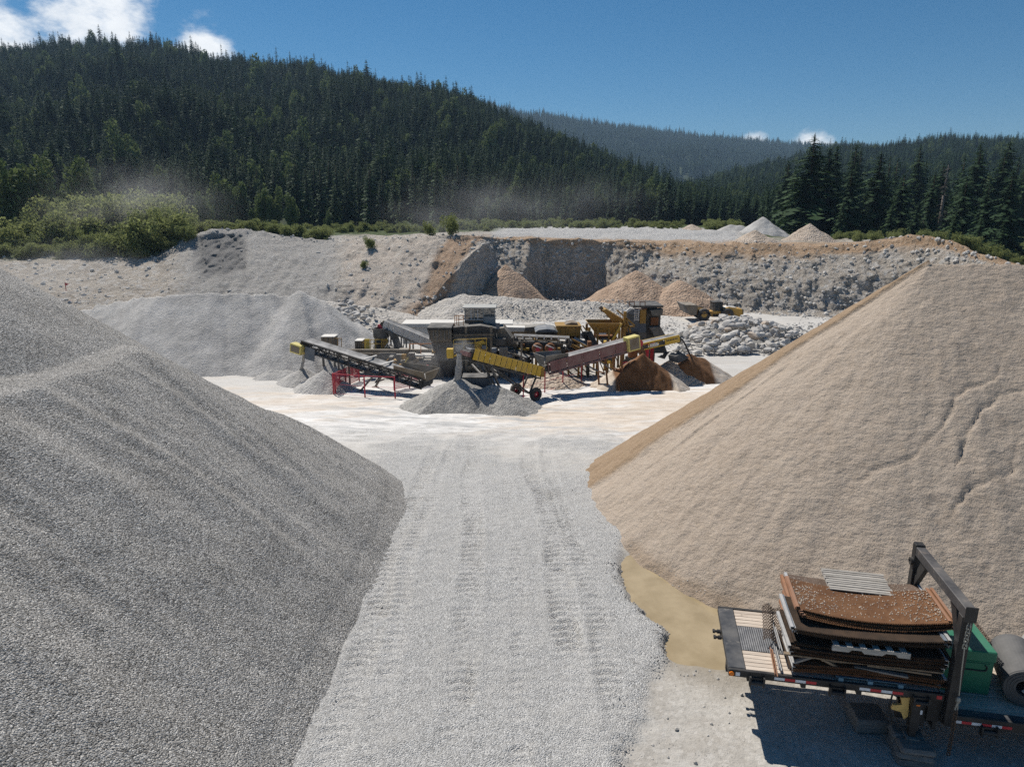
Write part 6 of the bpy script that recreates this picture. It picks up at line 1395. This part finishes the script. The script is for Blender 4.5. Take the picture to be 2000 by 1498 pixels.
for i in range(11):
    top = i == 10
    panel("dull rusty wire screen under the weathered pallet on the rear stack" if top else "rusty wire screen, %s of the rear stack beside the sand" % (ORD[i] if i < 8 else ("ninth", "tenth")[i - 8]), 2.92 + rp.uniform(-.07, .07), 1.93 + rp.uniform(-.03, .03), 1.58 + i * .092, 2.9 + rp.uniform(-.1, .06), 1.06, .09, .02, M_SCRG if top else M_SCRB, (M_HOOKR, M_HOOKW, M_HOOKR)[i % 3], rp.uniform(-.03, .03), wires=False)
# boards between the screens
for i, (x, y, z, L_, w_, h_, rz, mt, lab) in enumerate(((2.62, .12, 1.945, 3.05, .10, .035, -.01, M_OLDWOOD, "long tan board running along the front of the stack"), (2.3, .2, 1.87, .9, .09, .06, .06, M_OLDWOOD, "short brown board below the long tan board at the left"), (3.35, .16, 1.86, 1.2, .10, .04, -.05, M_OLDWOOD, "brown slanting board below the long tan board at the right"), (3.0, .10, 1.80, 1.0, .10, .04, -.14, M_BLOCKW, "bluish-grey slipped board near the bottom of the stack"), (1.55, .14, 1.87, .5, .08, .05, .5, M_BLOCKW, "short grey propped board at the left of the stack"), (1.95, .14, 1.86, .45, .07, .05, -.45, M_OLDWOOD, "short crossed brown board at the left of the stack"), (2.75, .5, 1.84, 2.9, .35, .03, 0, M_OLDWOOD, "wide brown board deep between the screens"))):
    b = lthing("board", lab, "board", x, y, z, rz if abs(rz) < .2 else 0, "boards wedged between the screens"); m = MB(); m.box(-L_/2, L_/2, -w_/2, w_/2, 0, h_); o = m.build("board_body", mt, b, local=True, bevel=.004)
    if abs(rz) > .2: o.rotation_euler = (0, -rz, 0)
# pallets
def pallet(label, x, y, z, Lx, Ly, mat, rz=0, n=9, gap=.35, tilt=0):
    t = lthing("pallet", label, "pallet", x, y, z, rz)
    for i in range(n):
        w_ = Ly / n; d = rp.uniform(-.006, .006); b = LB(t, "slat", mat, (-Lx/2 + rp.uniform(-.02, .02), Lx/2 + rp.uniform(-.03, .02), -Ly/2 + i*w_, -Ly/2 + (i+1)*w_ - w_*gap*rp.uniform(.5, 1), .10 + d, .118 + d), bevel=.003)
    for sx in (-1, 0, 1):
        m = MB(); xx = sx * (Lx/2 - .03); m.box(xx - .022, xx + .022, -Ly/2, Ly/2, .018, .0985); m.build("stringer", mat, t, local=True)
    return t
pallet("weathered grey slatted pallet lying on the rear stack of screens", 2.95, 2.03, 2.67, 1.34, .98, M_PALLET, -.03, 10, .4)
t = lthing("pallet", "grey notched pallet wedged halfway up the front of the stack", "pallet", 2.72, .55, 2.26)
m = MB(); m.prism([(-.74, 0), (-.42, 0), (-.36, .06), (-.18, .06), (-.12, 0), (.22, 0), (.28, .06), (.46, .06), (.52, 0), (.74, 0), (.74, .12), (-.74, .12)], -.58, -.535); m.build("stringer", M_PALLET, t, local=True)
for i in range(6): LB(t, "slat", M_PALLET, (-.72 + i*.255, -.60 + i*.255, -.60, .5, .121, .139), bevel=.003)
t = lthing("pallet", "pale blue pallet at the bottom of the stack on the trailer", "pallet", 2.75, .5, 1.508)
for x in (-.55, .02, .6): LB(t, "block", M_PALBLUE, (x, x + .10, -.46, .4, .0, .085), bevel=.004)
LB(t, "slat", M_PALBLUE, (-.6, .75, -.44, -.36, .086, .098), bevel=.003)
# drooping woven wire at the left of the stack, loose angle irons
t = lthing("wire_netting", "dark woven wire netting drooping beside the stack onto the deck", "wire netting", 1.08, 1.45, 1.55); m = MB()
for i in range(9):
    for sgn in (-1, 1):
        pts = []
        for j in range(13):
            q = j / 12; xx = -.22 + .05*i*.9 + sgn * (.022 if j % 2 else -.022); pts.append(Vector((xx + .05*q, -.45 + .75*q, .12 + .42 * q + .06 * math.sin(i * .8))))
        m.path(pts, .009, 4)
o = m.build("netting", M_CHAIN, t, local=True); o["kind"] = "stuff"
for x, y, z, L_, rz, mt, lab in ((.98, .42, 1.515, .95, 1.52, M_HOOKR, "rusty angle iron lying across the deck boards left of the stack"), (1.08, .72, 1.56, 1.25, 1.54, M_HOOKW, "pale steel strip leaning along the left end of the stack"), (1.12, 1.0, 1.80, 1.1, 1.56, M_HOOKW, "pale strip above the others along the left end of the stack")):
    b = lthing("steel_strip", lab, "steel strip", x, y, z, rz, "loose strips at the left end of the stack"); LB(b, "strip_flange", mt, (-L_/2, L_/2, -.03, .03, 0, .012), (-L_/2, L_/2, .025, .035, .0125, .07), bevel=0)
# pebbles on the top screen
pts = []; sz = []
for _ in range(1500):
    x = rp.uniform(-1.45, 1.45); y = rp.uniform(-.6, .6)
    if rp.random() > .25 + .75 * (abs(x) / 1.45) ** 2.5: continue
    pts.append(W(XC + .12 + x, YC + .38 + y, 2.60 + 4*.03 + .018 + .17 * (x / 1.49) ** 2 + .02 * x)); sz.append(rp.uniform(.010, .024))
for _ in range(500):
    x = rp.uniform(-1.4, 1.4); y = rp.uniform(-.5, .5); pts.append(W(2.92 + x, 1.93 + y, 1.58 + .92 + .018 + .09 * (x / 1.45) ** 2 + .02 * x)); sz.append(rp.uniform(.009, .02))
stone_field("screen_pebbles", [tuple(p) for p in pts], sz, "pale pebbles scattered on the top screens", rock_mat("cream_pebble", (.50, .40, .30), (.72, .64, .54)), seed=12)

# green tool box, belt rolls, chains
t = lthing("tool_box", "green steel job box with sunlit lid on the lower deck", "tool box", 4.94, 1.42, 1.05)
LB(t, "box_body", M_GREEN, (-.48, .48, -.62, .66, .02, .80), bevel=.015); LB(t, "lid", M_GREEN, (-.50, .50, -.645, .68, .803, 1.05), bevel=.02); LB(t, "skid", M_GREEN, (-.46, -.34, -.6, .64, 0, .019), (.34, .46, -.6, .64, 0, .019))
m = MB(); m.path([Vector((-.3, -.652, .60)), Vector((.30, -.652, .60)), Vector((.34, -.652, .63)), Vector((.34, -.652, .70)), Vector((.30, -.652, .73))], .014, 6); m.build("handle", M_RAILP, t, local=True); LB(t, "handle_recess", M_GREEN, (-.36, .40, -.636, -.622, .52, .76), bevel=.004)
m = MB()
def links(m, p, q, n, r=.028):
    p, q = Vector(p), Vector(q)
    for i in range(n):
        a0, b0 = p.lerp(q, i / n), p.lerp(q, (i + 1.25) / n); d = (b0 - a0).normalized(); sd = d.cross(Vector((0, 1, 0)) if i % 2 else Vector((1, 0.2, 0))).normalized() * r
        m.path([a0 + sd, b0 + sd, b0 - sd, a0 - sd, a0 + sd], .009, 5)
t2 = lthing("chain", "rusty chain draped down the right side of the green job box", "chain", 5.46, 2.0, 2.1); links(m, (0, .1, .02), (.02, -.75, -.02), 14); links(m, (.02, -.75, -.02), (.12, -.82, -.5), 8); m.build("chain_links", M_CHAIN, t2, local=True)
t3 = lthing("hanging_chain", "cable and rusty chain hanging down the near post of the goalpost frame", "chain", 4.34, -.17, 3.30)
m = MB(); links(m, (0, 0, 0), (-.02, -.02, -.55), 8, .035); m.build("top_chain", M_CABLE, t3, local=True)
m = MB(); m.path([Vector((-.02, -.02, -.55)), Vector((.0, -.03, -1.1)), Vector((.03, -.03, -1.62))], .012, 6); m.build("cable", M_CABLE, t3, local=True)
m = MB(); m.lathe((.03, -.03, -1.72), (0, 0, 1), [(.0, -.08), (.035, -.06), (.05, 0), (.03, .06), (.0, .08)], 10); m.path([Vector((.03, -.03, -1.78)), Vector((.0, -.03, -1.95)), Vector((.05, -.03, -1.95)), Vector((.03, -.03, -1.78))], .014, 6); m.build("hook", M_CABLE, t3, local=True)
m = MB(); links(m, (.03, -.03, -1.95), (.02, -.06, -3.0), 18, .03); m.build("bottom_chain", M_CHAIN, t3, local=True)
def roll(label, x0, y0, x1, y1, r, z, mat, core, turns, pipe=None):
    t = lthing("belt_roll", label, "belt roll", x0, y0, z); m = MB(); a = Vector((x1 - x0, y1 - y0, 0)); L_ = a.length
    m.lathe((0, 0, 0), a, [(core, 0.0), (r * .93, .0), (r, .03), (r, L_ - .03), (r * .93, L_), (core, L_), (core, 0.0)], 40); m.build("rubber_roll", mat, t, local=True, smooth=False)
    for k_ in range(turns):
        q = core + (r - core) * (k_ + .6) / turns; m = MB(); m.lathe(-a.normalized() * .012, a, [(q - .01, 0), (q - .01, .02), (q + .012, .02), (q + .012, 0), (q - .01, 0)], 40); m.build("belt_layer", mat, t, local=True)
    if pipe: m = MB(); m.tube(Vector((.0, .1, -core * .6)) , Vector((.10, -.30, -core * .6)), .035, 10); m.build("pipe", M_OVAL, t, local=True)
    return t
roll("big black roll of conveyor belt with a white pipe in its core", 5.97, .56, 6.28, 1.95, .42, 1.475, M_RUBROLL, .19, 4, True)
roll("pale grey ribbed roll behind the black belt roll", 6.85, 1.0, 7.1, 2.3, .43, 1.48, M_RUBROLL2, .15, 3)
# ---------------------------------------------------------------- air: haze over the valley and dust from the plant
def volume_box(name, x0, x1, y0, y1, z0, z1, mat):
    m = MB(); m.box(x0, x1, y0, y1, z0, z1); return m.build(name, mat)
k = NM("haze_air"); k.nt.nodes.remove(k.b); pv = k.N("ShaderNodeVolumePrincipled"); pv.inputs['Density'].default_value = .00012; pv.inputs['Color'].default_value = (.50, .74, 1.0, 1); pv.inputs['Anisotropy'].default_value = .1
k.L(pv.outputs[0], k.nt.nodes["Material Output"].inputs['Volume'])
tag(volume_box("haze", -2600, 2600, -200, 2700, -20, 330, k.m), "thin blue haze filling the valley air", None, None, 'stuff')
def dust(name, label, u, v, Y, rx, ry, rz, dens, seed):
    c = pt(u, v, Y); k = NM("dust_air"); k.nt.nodes.remove(k.b); pv = k.N("ShaderNodeVolumePrincipled"); pv.inputs['Color'].default_value = (1, 1, 1, 1); pv.inputs['Anisotropy'].default_value = .6
    tcn = k.N("ShaderNodeTexCoord"); ln = k.N("ShaderNodeVectorMath"); ln.operation = 'LENGTH'; k.L(tcn.outputs['Object'], ln.inputs[0])
    fall = k.rng(ln.outputs['Value'], 1.0, .1); nz = k.rng(k.noise(1.6, 4, .6, k.mapv((1, 1, .8), vec=tcn.outputs['Object'])), .38, .68)
    k.L(k.math('MULTIPLY', k.math('MULTIPLY', fall, nz), dens), pv.inputs['Density']); k.L(pv.outputs[0], k.nt.nodes["Material Output"].inputs['Volume'])
    bm = bmesh.new(); bmesh.ops.create_icosphere(bm, subdivisions=3, radius=1); me = bpy.data.meshes.new(name); bm.to_mesh(me); bm.free(); me.materials.append(k.m)
    o = bpy.data.objects.new(name, me); COL.objects.link(o); o.location = c; o.scale = (rx, ry, rz); tag(o, label, None, None, 'stuff')
dust("dust", "pale dust cloud drifting over the willow thicket", 255, 410, 130, 24, 12, 11, .034, 1)
dust("dust", "thin dust rising above the cliff edge", 925, 412, 137, 24, 12, 9, .030, 2)
dust("dust", "faint dust drifting before the far valley trees", 1120, 400, 160, 26, 12, 10, .016, 6)
dust("dust", "dust drifting low over the rubble slope at the left", 110, 530, 97, 17, 9, 6, .035, 3)
dust("dust", "dust hanging over the middle of the crushing plant", 830, 706, 54.5, 6.5, 3.8, 2.9, .15, 4)
dust("dust", "spray of dust at the head of the yellow-sided conveyor", 902, 676, 45.2, .9, .7, .7, 1.6, 5)
